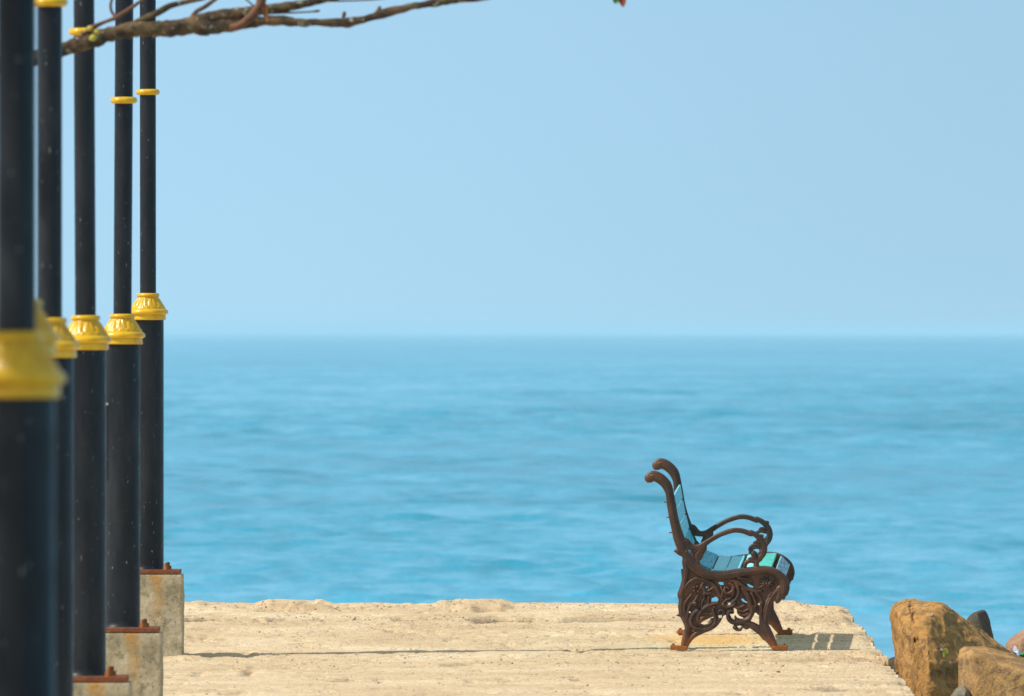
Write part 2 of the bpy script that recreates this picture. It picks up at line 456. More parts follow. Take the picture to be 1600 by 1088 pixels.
# expansion joint with its lip and breaks
yj = 68.10 + (X + 1.19) * (1.07 / 2.96) + 0.05 * fbm(X * 4, X * 0, 91, 3)
jw = np.clip(fbm(X * 1.6 + 3, X * 0 + 2, 95, 3) * 2.2 + 0.55, 0.0, 1) * (X > -1.25) + np.clip((X - 1.0) * 1.5, 0, 1)
XP = X * F / 68.5 + 800
def seg(a, b, e=25.0): return np.clip((XP - a) / e, 0, 1) * np.clip((b - XP) / e, 0, 1)
jw = (0.30 * seg(395, 630) + 0.85 * seg(678, 748, 18) + 0.55 * seg(850, 1130, 60) + 0.9 * seg(1120, 1420, 60)) * np.clip(0.75 + 1.2 * fbm(X * 5, X * 0 + 2, 95, 3), 0.1, 1.2)
Z = Z - np.clip(jw, 0, 1.3) * 0.010 * np.exp(-((Y - yj) / 0.10) ** 2)
Z = Z + np.clip(jw, 0, 1) * 0.004 * np.exp(-((Y - yj - 0.18) / 0.12) ** 2)
# the broken line of pits near the far edge
yl = 72.62 + 0.05 * fbm(X * 3, X * 0, 97, 3)
pw = np.clip(fbm(X * 6 + 11, X * 0, 99, 4) * 3.0 + 0.45, 0, 1)
band = np.interp(X[0] if False else X, [-2, -1.65, -1.2, -0.9, -0.3, -0.1, 0.1, 0.3, 0.9, 1.6], [0.9, 0.9, 0.8, 0.35, 0.5, 0.9, 1.0, 0.5, 0.15, 0.3])
wl = 0.09 + 0.16 * np.clip(fbm(X * 9, X * 0 + 5, 101, 3) + 0.35, 0, 1)
Z = Z - pw * band * 0.024 * np.exp(-((Y - yl) / wl) ** 4) + pw * band * 0.005 * np.exp(-((Y - yl - 0.33) / 0.10) ** 2)
# crumbled raised stretches of the far kerb
DIRT_SHADE = pw * band * np.exp(-((Y - yl - 0.02) / wl) ** 4) * 1.2
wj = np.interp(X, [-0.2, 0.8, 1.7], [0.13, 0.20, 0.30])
DIRT_SHADE = np.maximum(DIRT_SHADE, 0.55 * np.clip(jw, 0, 1.1) * np.exp(-((Y - yj) / wj) ** 4))  # joint groove: its shade painted in as a dark fill
def chip(px0, px1, dz):
    global Z, DIRT_SHADE
    a, b = (px0 - 800) * 73.9 / F, (px1 - 800) * 73.9 / F
    wob = 0.03 * fbm(X * 9, Y * 3, 12, 3)
    s = np.clip((X - a + wob) / 0.06, 0, 1) * np.clip((b - X + wob) / 0.06, 0, 1) * np.clip((Y - 73.62 + wob) / 0.014, 0, 1)
    Z = Z + dz * s * (1 + 0.15 * fbm(X * 14, Y * 6, 14, 3))
    pre = np.clip((X - a) / 0.1, 0, 1) * np.clip((b - X) / 0.1, 0, 1) * np.exp(-((Y - 73.52) / 0.13) ** 4) * np.clip(0.6 + 2 * fbm(X * 5, Y * 0, 15, 3), 0, 1)
    Z = Z - 0.034 * pre
    cav = np.clip((X - a) / 0.08, 0, 1) * np.clip((b - 0.08 - X) / 0.1, 0, 1) * np.exp(-((Y - 73.66 + wob) / 0.10) ** 4)
    DIRT_SHADE = np.maximum(DIRT_SHADE, (1.3 if px0 == 398 else 0.7) * cav * np.clip(0.45 + 2.6 * vnoise(X * 7 + px0, Y * 0, 19), 0, 1))  # dirt and underside shade of the chips, put into the colour
chip(398, 522, 0.022)
chip(670, 800, 0.020)
chip(1165, 1262, 0.014)
chip(290, 330, 0.008)
for (a, b, wx, wy, dz, s) in [(310, 1054, 0.035, 0.25, -0.012, 1), (365, 1084, 0.07, 0.22, -0.012, 2), (388, 1049, 0.035, 0.5, -0.010, 3),
                              (530, 1063, 0.08, 0.18, -0.008, 4), (470, 1038, 0.018, 0.10, 0.012, 5), (712, 1040, 0.10, 0.09, -0.009, 6),
                              (300, 1030, 0.075, 0.16, 0.013, 7), (262, 1031, 0.16, 0.20, 0.010, 8), (322, 1037, 0.03, 0.08, -0.008, 9),
                              (430, 1020, 0.02, 0.10, -0.006, 10), (900, 1062, 0.03, 0.2, -0.005, 11), (735, 1064, 0.02, 0.12, -0.006, 12),
                              (1052, 1003, 0.02, 0.07, -0.008, 13), (1300, 1075, 0.12, 0.3, -0.006, 14), (1250, 965, 0.12, 0.12, -0.008, 15), (1330, 955, 0.05, 0.2, -0.010, 16)]:
    spot(a, b, wx, wy * (2.0 if (dz < 0 and b > 1033) else 1.2), dz * (2.0 if dz < 0 else 1), 0.8, s)
# crumbling rim on the right side
er = (edge[:, None] - X)
Z = Z - det * 0.03 * np.exp(-(er / 0.03) ** 2) * np.clip(0.5 + 1.8 * fbm(X * 3, Y * 9, 17, 3), 0, 1.2)
V = np.stack([X, Y, Z], -1)
# side walls: right column and far row drop to below the water
def skirt_right():
    cols = [V]
    for k, (dxx, z) in enumerate([(0.006, -0.05), (0.0, -0.14), (0.02, -0.3), (0.03, -0.8), (0.05, -2.2)]):
        e = V[:, -1:, :].copy()
        e[:, :, 0] += dxx + 0.012 * fbm(e[:, :, 1] * 9, e[:, :, 1] * 0 + k * 3.3, 77, 3)
        e[:, :, 2] = e[:, :, 2] * (1 if z > -0.2 else 0) + z
        cols.append(e)
    return np.concatenate(cols, 1)
V2 = skirt_right()
rows = [V2]
for k, z in enumerate([-0.05, -0.16, -0.4, -2.2]):
    e = V2[-1:, :, :].copy()
    e[:, :, 1] += 0.01 + 0.02 * fbm(e[:, :, 0] * 8, e[:, :, 0] * 0 + k * 2.7, 78, 3)
    e[:, :, 2] = np.minimum(e[:, :, 2], e[:, :, 2] * 0 + e[:, :, 2] + z) if z > -0.2 else np.minimum(e[:, :, 2], z)
    rows.append(e)
V3 = np.concatenate(rows, 0)
me = np_mesh('ground', V3.reshape(-1, 3), grid_quads(V3.shape[0], V3.shape[1]))
Dp = np.zeros(V3.shape[:2]); Dp[:DIRT_SHADE.shape[0], :DIRT_SHADE.shape[1]] = DIRT_SHADE
at = me.attributes.new('dirt_shade', 'FLOAT', 'POINT'); at.data.foreach_set('value', Dp.astype(np.float32).ravel())
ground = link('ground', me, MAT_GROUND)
tag(ground, kind='structure')
def ground_z(x, y):
    j = int(np.abs(ys - y).argmin()); i = int(np.abs(X[j] - x).argmin())
    return float(Z[j, i])

# ------------------------------------------------------------------ SETTING: sea
SEA = -1.45
dense = np.linspace(-5.2, 5.2, 620)
ang = np.concatenate([np.linspace(-180, -7, 60), dense, np.linspace(7, 180, 60)])
rad = np.concatenate([np.geomspace(2, 120, 14), np.geomspace(135, 1600, 1150), np.geomspace(1606, 6500, 330), np.geomspace(7000, 90000, 24)])
A, D = np.meshgrid(np.radians(ang), rad)
SX = np.sin(A) * D; SY = np.cos(A) * D
rs = np.random.RandomState(3)
H = np.zeros_like(SX)
drow = np.gradient(rad)[:, None]
for k in range(110):
    lam = 0.34 * (5.5 / 0.34) ** rs.rand()
    th = rs.normal(0, 0.62) + (0.15)
    amp = 0.0080 * lam ** 0.42 * (0.6 + 0.8 * rs.rand())
    kx, ky = 2 * np.pi / lam * math.sin(th), 2 * np.pi / lam * math.cos(th)
    ph = kx * SX + ky * SY + rs.rand() * 6.28 + 2.2 * vnoise(SX / (3.2 * lam) + k, SY / (5.5 * lam), 100 + k)
    fade = np.clip((lam / drow - 0.8) / 1.5, 0, 1)
    s = np.sin(ph)
    near = np.clip((SY - 140) / 260, 0.22, 1) if lam > 1.6 else 1.0
    H += amp * fade * near * (s + 0.22 * np.cos(2 * ph))
gust = 0.9 + 0.9 * vnoise(SX / 24, SY / 90, 7) + 0.5 * vnoise(SX / 9, SY / 35, 8)
inside = np.clip((5.2 - np.abs(np.degrees(A))) / 0.4, 0, 1) * np.clip((D - 130) / 30, 0, 1)
H = H * gust * inside
V = np.stack([SX, SY, SEA + H], -1)
me = np_mesh('sea', V.reshape(-1, 3), grid_quads(*SX.shape)[:, ::-1])
sea = link('sea', me, MAT_SEA)
tag(sea, kind='structure')

# ------------------------------------------------------------------ BENCH
CROP = {'A': (1050, 880, 15.54), 'B': (1140, 880, 14.55), 'C': (1040, 940, 12.95), 'D': (1130, 940, 12.95),
        'E': (1160, 810, 12.09), 'F': (1000, 700, 10.88), 'G': (1030, 790, 10.88), '8': (1000, 700, 4.944)}
def cv(c, pts):
    x0, y0, s = CROP[c]
    return [(x0 + p[0] / s, y0 + p[1] / s) + ((p[2] / s,) if len(p) > 2 else ()) for p in pts]
# strokes: (part, amplitude in metres, points(px,py,radius px), grooves)
ST = []
def S(part, amp, *segs, groove=()):
    pts = []
    for c, p in segs: pts += cv(c, p)
    ST.append((part, amp, pts, groove))
T0 = 0.0075
# upright and trunk
S('frame', 0.016, ('F', [(168, 512, 84), (235, 485, 92), (345, 530, 92), (452, 636, 88), (503, 765, 74), (527, 905, 76)]),
  ('G', [(212, 0, 80), (245, 200, 80), (292, 400, 86), (340, 570, 98), (412, 730, 108), (500, 860, 112)]), ('A', [(500, 50, 140)]), groove=((0.55, 0.003), (-0.45, 0.003)))
S('frame', 0.016, ('F', [(165, 520, 88), (190, 525, 70)]))
S('frame', 0.012, ('G', [(262, 787, 12), (300, 780, 40), (370, 800, 70)]))
# seat rail
S('frame', 0.019, ('G', [(470, 800, 90)]), ('A', [(500, 50, 140), (640, 180, 132), (800, 270, 128), (1000, 312, 122), (1200, 315, 120), (1400, 290, 116)]),
  ('B', [(145, 245, 105), (400, 208, 100), (600, 176, 96), (800, 165, 90), (950, 188, 92), (1090, 262, 100), (1200, 375, 112), (1252, 500, 114), (1262, 600, 104), (1235, 690, 84)]),
  groove=((0.42, 0.0035), (-0.42, 0.0035), (0.0, 0.002)))
S('frame', 0.013, ('B', [(1262, 640, 90), (1240, 730, 62)]))
S('frame', 0.012, ('B', [(1290, 650, 60), (1300, 700, 40)]))
S('frame', 0.012, ('B', [(1150, 600, 90), (1150, 700, 90), (1110, 820, 78), (1080, 890, 44)]))
S('frame', 0.012, ('B', [(1215, 770, 60), (1225, 800, 46)]))
# rear upright going down
S('frame', 0.013, ('A', [(380, -120, 120), (335, 0, 92), (345, 150, 78), (332, 300, 72), (300, 470, 74), (248, 650, 76), (214, 780, 84), (232, 900, 72), (222, 1050, 74)]),
  ('C', [(312, 110, 62), (335, 250, 64), (390, 370, 66)]), groove=((0.5, 0.003),))
S('frame', 0.010, ('C', [(218, 300, 6), (265, 285, 28), (330, 280, 60)]))
# rear leg
S('rear_leg', 0.014, ('C', [(390, 370, 66), (445, 500, 66), (436, 620, 64), (405, 740, 70), (375, 850, 62), (362, 925, 58)]))
S('rear_leg', 0.013, ('C', [(410, 930, 48), (445, 850, 52), (515, 752, 54), (620, 668, 56), (760, 600, 58), (900, 545, 58), (1010, 470, 56), (1080, 385, 48), (1130, 300, 40), (1160, 250, 30)]))
# front leg
S('front_leg', 0.015, ('D', [(805, 440, 80), (845, 560, 108), (905, 690, 112), (960, 790, 98), (1015, 880, 80), (1050, 940, 62)]), groove=((0.2, 0.002),))
S('front_leg', 0.013, ('D', [(420, 436, 55), (540, 470, 68), (660, 540, 82), (780, 620, 92), (860, 710, 96)]))
S('panel', 0.013, ('B', [(610, 690, 40), (690, 790, 44), (735, 900, 46)]), ('D', [(752, 60, 44), (765, 180, 42), (755, 300, 46), (775, 430, 66)]), groove=((0.0, 0.003),))
S('front_leg', 0.013, ('B', [(1130, 560, 40), (1050, 650, 52), (960, 760, 58), (890, 880, 62)]), ('D', [(895, 90, 74), (865, 200, 72), (850, 320, 68), (845, 450, 74)]), groove=((0.25, 0.003),))
S('front_leg', 0.008, ('B', [(1040, 760, 60), (960, 880, 50), (900, 1000, 40)]))
# armrest
S('arm', 0.013, ('G', [(450, 640, 85), (560, 718, 56), (680, 715, 54), (780, 655, 52), (880, 590, 47), (1000, 522, 46), (1085, 484, 46)]),
  ('8', [(720, 642, 21), (790, 645, 21), (860, 668, 22)]), ('E', [(160, 275, 50), (260, 325, 54), (340, 390, 60), (396, 480, 64), (415, 580, 64), (392, 680, 62), (330, 765, 54)]),
  groove=((0.0, 0.002),))
S('arm', 0.012, ('E', [(340, 770, 52), (270, 840, 50), (265, 920, 62)]))
S('arm', 0.011, ('G', [(740, 720, 80), (670, 810, 54), (645, 890, 50), (640, 990, 64)]))
S('arm', 0.012, ('E', [(345, 335, 30), (375, 345, 34)]))
S('arm', 0.010, ('E', [(310, 470, 36), (250, 460, 30), (215, 470, 18)]))
S('arm', 0.012, ('E', [(330, 530, 34), (250, 512, 34), (170, 540, 36), (138, 600, 32), (180, 640, 30)]))
S('arm', 0.014, ('E', [(215, 680, 66), (235, 715, 60)]))
S('arm', 0.010, ('E', [(350, 640, 34), (300, 700, 30)]))
S('arm', 0.011, ('E', [(260, 780, 46), (180, 765, 34), (115, 770, 16)]))
S('arm', 0.012, ('E', [(250, 830, 46), (150, 815, 42), (70, 850, 46), (45, 920, 40)]))
# lattice
L = 0.0115
S('panel', L, ('A', [(260, 680, 40), (360, 545, 52), (480, 440, 54), (590, 385, 48), (700, 400, 40), (850, 440, 42), (980, 515, 60), (1060, 610, 78), (1130, 730, 58), (1150, 830, 32)]), groove=((0.3, 0.003),))
for q in [(540, 600), (615, 585), (680, 640), (640, 695), (545, 690)]:
    S('panel', 0.015, ('A', [(q[0], q[1], 44), (q[0] + 3, q[1] + 3, 42)]))
S('panel', 0.008, ('A', [(600, 640, 20), (603, 643, 20)]))
S('panel', 0.009, ('A', [(720, 580, 60), (770, 640, 58), (800, 720, 55)]))
S('panel', L, ('A', [(790, 740, 50), (890, 760, 44), (965, 700, 16)]))
S('panel', L, ('A', [(880, 690, 34), (960, 640, 36), (1020, 600, 40)]))
S('panel', L, ('A', [(480, 765, 28), (395, 870, 34), (330, 985, 36), (290, 1088, 36)]))
S('panel', L, ('A', [(640, 780, 44), (585, 880, 44), (520, 960, 40), (450, 1060, 40)]))
S('panel', L, ('A', [(770, 760, 46), (790, 860, 40), (740, 950, 36), (720, 1060, 36)]))
S('panel', L, ('A', [(900, 830, 40), (880, 920, 42), (900, 1000, 40)]))
S('panel', 0.015, ('A', [(1400, 500, 46), (1490, 570, 56), (1470, 690, 58), (1360, 745, 56), (1275, 690, 46), (1290, 600, 36)]))
S('panel', 0.013, ('A', [(1340, 600, 36), (1380, 640, 40)]))
S('panel', L, ('A', [(1200, 600, 50), (1230, 720, 46), (1200, 830, 40), (1240, 900, 38)]))
S('panel', L, ('A', [(1460, 820, 40), (1400, 880, 42), (1330, 900, 40), (1260, 960, 36)]))
S('panel', 0.014, ('B', [(0, 400, 46), (120, 430, 56), (185, 560, 56), (195, 700, 56), (130, 830, 52), (30, 930, 46)]), ('D', [(240, 40, 42), (150, 105, 42), (60, 115, 40), (0, 90, 40)]), ('C', [(1180, 70, 40)]), groove=((0.2, 0.003),))
S('panel', 0.013, ('B', [(0, 395, 46), (160, 420, 50), (270, 505, 56), (390, 590, 52), (560, 645, 40), (720, 655, 30)]), groove=((0.3, 0.002), (-0.4, 0.002)))
S('panel', L, ('B', [(200, 350, 44), (330, 360, 44), (430, 375, 42), (462, 430, 36)]))
S('panel', 0.014, ('B', [(290, 600, 50), (390, 720, 66), (450, 850, 72), (465, 980, 74)]), ('D', [(585, 130, 72), (580, 240, 70), (520, 335, 66), (420, 390, 56), (320, 390, 50), (250, 330, 40)]), groove=((0.35, 0.004), (-0.3, 0.003)))
S('panel', L, ('B', [(500, 700, 50), (570, 830, 52), (600, 960, 50)]), ('D', [(650, 100, 40), (660, 180, 34)]))
S('panel', L, ('D', [(230, 120, 36), (330, 130, 46), (420, 90, 40)]))
S('panel', L, ('D', [(290, 180, 38), (400, 210, 42), (500, 170, 36)]))
S('panel', L, ('D', [(330, 270, 34), (420, 290, 40), (500, 250, 36)]))
S('panel', L, ('B', [(60, 760, 40), (100, 660, 40), (60, 560, 36)]))
cx, cy = 845, 480
for ex, ey, r in [(700, 385, 34), (790, 330, 26), (875, 320, 24), (1030, 405, 30), (1010, 500, 42), (930, 590, 34), (835, 645, 26), (665, 575, 28), (690, 480, 30)]:
    mx, my = (cx + ex) / 2, (cy + ey) / 2
    S('panel', 0.014, ('B', [(cx, cy, 14), (mx, my, r), (ex, ey, 10)]), groove=((0.0, 0.002),))
S('panel', 0.018, ('B', [(845, 478, 30), (848, 482, 30)]))
S('panel', L, ('B', [(930, 640, 20), (950, 680, 24), (900, 760, 30)]))
S('panel', L, ('C', [(1060, 25, 46), (940, 60, 52), (800, 120, 58), (700, 215, 60), (645, 335, 58), (675, 445, 54), (780, 505, 50), (885, 480, 48), (945, 410, 40), (925, 350, 24)]), groove=((0.25, 0.003),))
S('panel', L, ('C', [(960, 180, 46), (995, 290, 50), (1015, 410, 50), (970, 490, 44)]))
S('panel', 0.014, ('C', [(985, 125, 36), (1000, 130, 36)]))
S('panel', L, ('C', [(1050, 230, 30), (1100, 195, 36), (1170, 200, 36), (1185, 265, 34), (1120, 300, 26)]))
S('panel', L, ('C', [(410, 0, 38), (375, 120, 40), (395, 250, 44), (430, 350, 44)]))
S('panel', L, ('C', [(510, 60, 42), (460, 190, 46), (440, 310, 46)]))
S('panel', 0.016, ('C', [(605, 55, 64), (612, 70, 60)]))
S('panel', 0.013, ('C', [(640, 185, 48), (560, 255, 50), (505, 370, 54), (525, 480, 58), (605, 558, 54), (730, 575, 48)]), groove=((0.2, 0.003),))
S('panel', 0.013, ('D', [(190, 205, 44), (130, 195, 44), (95, 270, 46), (115, 365, 52), (190, 430, 54), (310, 445, 56), (430, 436, 56)]), groove=((0.2, 0.003),))
S('panel', 0.013, ('D', [(240, 535, 58), (290, 580, 42), (350, 585, 34)]))
S('panel', 0.012, ('D', [(340, 590, 26), (380, 540, 32), (440, 490, 34)]))
S('panel', 0.012, ('D', [(455, 535, 46), (490, 530, 50)]))
WEB = [(1064, 890), (1080, 890), (1110, 902), (1150, 900), (1200, 894), (1222, 905), (1224, 925), (1213, 936), (1205, 945), (1199, 975), (1186, 972), (1174, 970), (1166, 976), (1155, 980),
       (1147, 976), (1140, 968), (1134, 962), (1131, 958), (1127, 962), (1118, 974), (1100, 984), (1085, 993), (1074, 1004), (1070, 1004), (1072, 985), (1071, 972), (1066, 960), (1064, 945), (1063, 930), (1066, 912)]
HO = [cv('A', [(495, 372), (545, 295), (565, 320), (515, 385)]),
      cv('A', [(598, 520), (680, 488), (780, 498), (870, 548), (945, 605), (900, 640), (832, 674), (815, 600), (770, 545), (700, 530), (620, 548)]),
      cv('A', [(1115, 478), (1242, 483), (1248, 535), (1190, 543)]),
      cv('A', [(962, 942), (978, 860), (1020, 810), (1080, 838), (1124, 895), (1092, 938)]),
      cv('A', [(1300, 1028), (1370, 960), (1424, 990), (1400, 1024), (1340, 1033)]),
      cv('A', [(792, 1004), (798, 938), (832, 930), (838, 960), (817, 1014)]),
      cv('B', [(450, 322), (482, 315), (522, 380), (553, 480), (548, 570), (470, 563), (372, 512), (360, 462), (410, 480), (480, 470), (500, 440)]),
      cv('B', [(270, 826), (300, 830), (404, 883), (384, 910), (308, 884)]),
      cv('C', [(694, 405), (715, 330), (790, 262), (890, 222), (950, 225), (962, 337), (910, 342), (884, 400), (852, 454), (780, 475), (716, 454)]),
      cv('C', [(1072, 297), (1133, 297), (1133, 338), (1083, 338)]),
      cv('D', [(142, 268), (208, 272), (232, 240), (216, 150), (262, 168), (278, 258), (322, 308), (406, 345), (360, 354), (288, 334), (242, 274), (218, 300), (228, 380), (178, 342)]),
      cv('D', [(652, 234), (718, 280), (722, 460), (576, 386)]),
      cv('G', [(497, 766), (604, 783), (588, 902), (530, 834)]),
      cv('E', [(236, 592), (302, 572), (302, 622), (250, 624)]),
      cv('E', [(126, 883), (202, 868), (207, 918), (132, 918)])]
for c, x, y, r in [('A', 565, 800, 19), ('A', 680, 960, 14), ('B', 760, 655, 20), ('B', 665, 945, 18), ('C', 1065, 237, 16), ('C', 715, 112, 14), ('C', 490, 230, 14), ('C', 565, 605, 14), ('D', 335, 518, 16), ('A', 705, 1075, 14)]:
    HO.append(cv(c, [(x + r * math.cos(a), y + r * math.sin(a)) for a in np.linspace(0, 6.283, 9)[:-1]]))

STEP = 0.42
gx = np.arange(1001, 1240, STEP); gy = np.arange(730, 1019, STEP)
GX, GY = np.meshgrid(gx, gy)
Sf = np.full(GX.shape, -3.0); Hf = np.zeros(GX.shape); Lb = np.full(GX.shape, -1)
PARTS = ['frame', 'panel', 'arm', 'front_leg', 'rear_leg']
def poly_sdf(P, gxx, gyy):
    P = np.array(P); d = np.full(gxx.shape, 1e9); ins = np.zeros(gxx.shape, bool)
    for i in range(len(P)):
        a, b = P[i], P[(i + 1) % len(P)]
        e = b - a; wx, wy = gxx - a[0], gyy - a[1]
        t = np.clip((wx * e[0] + wy * e[1]) / (e @ e), 0, 1)
        d = np.minimum(d, (wx - e[0] * t) ** 2 + (wy - e[1] * t) ** 2)
        c1 = (a[1] <= gyy) != (b[1] <= gyy)
        with np.errstate(divide='ignore', invalid='ignore'):
            xx = a[0] + (gyy - a[1]) * e[0] / (e[1] if e[1] != 0 else 1e-9)
        ins ^= c1 & (gxx < xx)
    d = np.sqrt(d)
    return np.where(ins, d, -d)
ws = poly_sdf(WEB, GX, GY)
Sf = np.maximum(Sf, np.clip(ws, -3, 3))
Lb[ws > -1] = 1
Hf = np.where(ws > -1, 0.0008 + 0 * ws, 0)
for part, amp, pts, grooves in ST:
    kr = 0.86 if part == 'panel' else (0.93 if part == 'arm' else 0.98)
    C = catmull([(p[0], p[1], p[2] * kr) for p in pts], 0.8)
    if part == 'panel': amp *= 1.35
    rm = C[:, 2].max() + 3
    x0, x1, y0, y1 = C[:, 0].min() - rm, C[:, 0].max() + rm, C[:, 1].min() - rm, C[:, 1].max() + rm
    i0, i1 = np.searchsorted(gx, [x0, x1]); j0, j1 = np.searchsorted(gy, [y0, y1])
    sx, sy = GX[j0:j1, i0:i1], GY[j0:j1, i0:i1]
    best = np.full(sx.shape, -9.0); bd = np.full(sx.shape, 1e9); br = np.ones(sx.shape); bs = np.zeros(sx.shape)
    for k in range(len(C) - 1):
        a, b = C[k], C[k + 1]
        e = b[:2] - a[:2]; ee = e @ e
        if ee < 1e-9: continue
        q0, q1 = np.searchsorted(sx[0], [min(a[0], b[0]) - rm, max(a[0], b[0]) + rm]) if sx.size else (0, 0)
        p0, p1 = np.searchsorted(sy[:, 0], [min(a[1], b[1]) - rm, max(a[1], b[1]) + rm])
        xx, yy = sx[p0:p1, q0:q1], sy[p0:p1, q0:q1]
        wx, wy = xx - a[0], yy - a[1]
        t = np.clip((wx * e[0] + wy * e[1]) / ee, 0, 1)
        ddx, ddy = wx - e[0] * t, wy - e[1] * t
        d = np.sqrt(ddx ** 2 + ddy ** 2); r = a[2] + (b[2] - a[2]) * t
        s = r - d
        up = s > best[p0:p1, q0:q1]
        best[p0:p1, q0:q1] = np.where(up, s, best[p0:p1, q0:q1])
        bd[p0:p1, q0:q1] = np.where(up, d / r, bd[p0:p1, q0:q1])
        br[p0:p1, q0:q1] = np.where(up, r, br[p0:p1, q0:q1])
        sg = np.sign(e[0] * wy - e[1] * wx)
        bs[p0:p1, q0:q1] = np.where(up, sg * d / r, bs[p0:p1, q0:q1])
    prof = np.sqrt(np.clip(1 - np.clip(bd, 0, 1) ** 2, 0, 1))
    h = amp * prof * np.minimum(1, 0.55 + br / 12.0)
    for off, dep in grooves:
        h = h - dep * np.exp(-((bs - off) * br / 0.9) ** 2)
    h = np.where(best > 0, np.maximum(h, 0.0001), 0)
    sub = np.s_[j0:j1, i0:i1]
    up = (h > Hf[sub]) | ((best > Sf[sub]) & (Sf[sub] <= 0))
    Lb[sub] = np.where(up & (best > -1.5), PARTS.index(part), Lb[sub])
    Hf[sub] = np.maximum(Hf[sub], h)
    Sf[sub] = np.maximum(Sf[sub], np.clip(best, -3, 3))
for hp in HO:
    hs = poly_sdf(hp, GX, GY)
    Sf = np.minimum(Sf, -hs - 0.45)
def blur(a, n=1):
    for _ in range(n):
        p = np.pad(a, 1, mode='edge')
        a = (p[1:-1, 1:-1] * 4 + 2 * (p[:-2, 1:-1] + p[2:, 1:-1] + p[1:-1, :-2] + p[1:-1, 2:]) + p[:-2, :-2] + p[:-2, 2:] + p[2:, :-2] + p[2:, 2:]) / 16
    return a
Hf = blur(Hf, 1)
Sb = blur(Sf, 1)
gyd, gxd = np.gradient(Sb, STEP)
PXM = 327.1
BX0, BY0 = 1046.0, 1016.5
inside = Sb > 0
cell = inside[:-1, :-1].astype(int) + inside[1:, :-1] + inside[:-1, 1:] + inside[1:, 1:]
keep = cell >= 2
g2 = gxd ** 2 + gyd ** 2 + 1e-6
mvx = np.where(inside, 0, -Sb * gxd / g2); mvy = np.where(inside, 0, -Sb * gyd / g2)
ml = np.sqrt(mvx ** 2 + mvy ** 2) + 1e-9; sc = np.minimum(1, STEP * 1.2 / ml)
PXs = GX + mvx * sc; PYs = GY + mvy * sc
Hh = T0 * 0.7 + Hf
Hh = np.where(inside, Hh, T0 * 0.7)
idx = np.arange(GX.size).reshape(GX.shape)
cellL = Lb[:-1, :-1]
cellL = np.where(cellL < 0, np.maximum.reduce([Lb[1:, :-1], Lb[:-1, 1:], Lb[1:, 1:]]), cellL)
cellL = np.where(cellL < 0, 0, cellL)
def frame_mesh(pi, name):
    sel = keep & (cellL == pi)
    jj, ii = np.nonzero(sel)
    q = np.stack([idx[jj, ii], idx[jj + 1, ii], idx[jj + 1, ii + 1], idx[jj, ii + 1]], -1)
    used = np.unique(q)
    remap = np.full(GX.size, -1); remap[used] = np.arange(len(used))
    fx = (PXs.ravel()[used] - BX0) / PXM; fz = (BY0 - PYs.ravel()[used]) / PXM; hh = Hh.ravel()[used]
    front = np.stack([fx, -hh, fz], -1); back = np.stack([fx, hh * 0.6, fz], -1)
    qf = remap[q]; qb = qf[:, ::-1] + len(used)
    walls = []
    nb = [(-1, 0, 0, 3), (1, 0, 1, 2), (0, -1, 0, 1), (0, 1, 3, 2)]
    kp = np.pad(keep, 1)
    for dj, di, a, b in nb:
        m_ = ~kp[jj + 1 + dj, ii + 1 + di]
        A_, B_ = qf[m_, a], qf[m_, b]
        w_ = np.stack([A_, B_, B_ + len(used), A_ + len(used)], -1)
        walls.append(w_)
    Qa = np.vstack([qf, qb] + walls)
    me = np_mesh(name, np.vstack([front, back]), Qa)
    bm = bmesh.new(); bm.from_mesh(me)
    bmesh.ops.recalc_face_normals(bm, faces=bm.faces); bm.to_mesh(me); bm.free()
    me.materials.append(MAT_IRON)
    me.polygons.foreach_set('use_smooth', [True] * len(me.polygons))
    return me
FM = [frame_mesh(i, n) for i, n in enumerate(['end_frame', 'scroll_panel', 'armrest', 'leg', 'leg'])]

YB = 70.0
bench = empty('park_bench', ((BX0 - 800) * YB / F, YB, CAMZ - (BY0 - 1 - HY) * YB / F), (R(math.degrees(SL)), 0, R(-2.15)))
tag(bench, 'small bench with rusty scrollwork iron ends and worn blue slats on the pier, facing right', 'bench')
BL = 1.30
def bx(px): return (px - BX0) / PXM
def bz(py): return (BY0 - py) / PXM
def foot_mesh(px0, px1, kind):
    bm = bmesh.new()
    box_bm(bm, bx(px0), bx(px1), -0.028, 0.028, 0.0, 0.020, 0.004)
    for v in bm.verts:
        v.co.z += 0.003 * mnoise.noise(v.co * 60) if v.co.z > 0.01 else 0
        t = (v.co.x - bx(px0)) / (bx(px1) - bx(px0))
        if v.co.z > 0.01: v.co.z += 0.004 * (t if kind else (1 - t)) - 0.002
    # bolt holding the foot down
    cxx = bx(px0) + 0.014 if not kind else bx(px1) - 0.018
    g = bmesh.ops.create_cone(bm, cap_ends=True, segments=6, radius1=0.009, radius2=0.008, depth=0.010)
    for v in g['verts']: v.co += Vector((cxx, 0, 0.026 if kind else 0.025))
    me = bpy.data.meshes.new('foot'); bmesh.ops.recalc_face_normals(bm, faces=bm.faces); bm.to_mesh(me); bm.free()
    me.materials.append(MAT_FOOT)
    return me
FT = [foot_mesh(1047.2, 1074.5, 0), foot_mesh(1206.5, 1230.5, 1)]
for yy in (0.0, BL):
    fr = bpy.data.objects.new('end_frame', FM[0]); COL.objects.link(fr); fr.parent = bench; fr.location = (0, yy, 0)
    for k, nm in ((1, 'scroll_panel'), (2, 'armrest'), (3, 'leg'), (4, 'leg')):
        o = bpy.data.objects.new(nm, FM[k]); COL.objects.link(o); o.parent = fr
    for ft in FT:
        o = bpy.data.objects.new('foot', ft); COL.objects.link(o); o.parent = fr
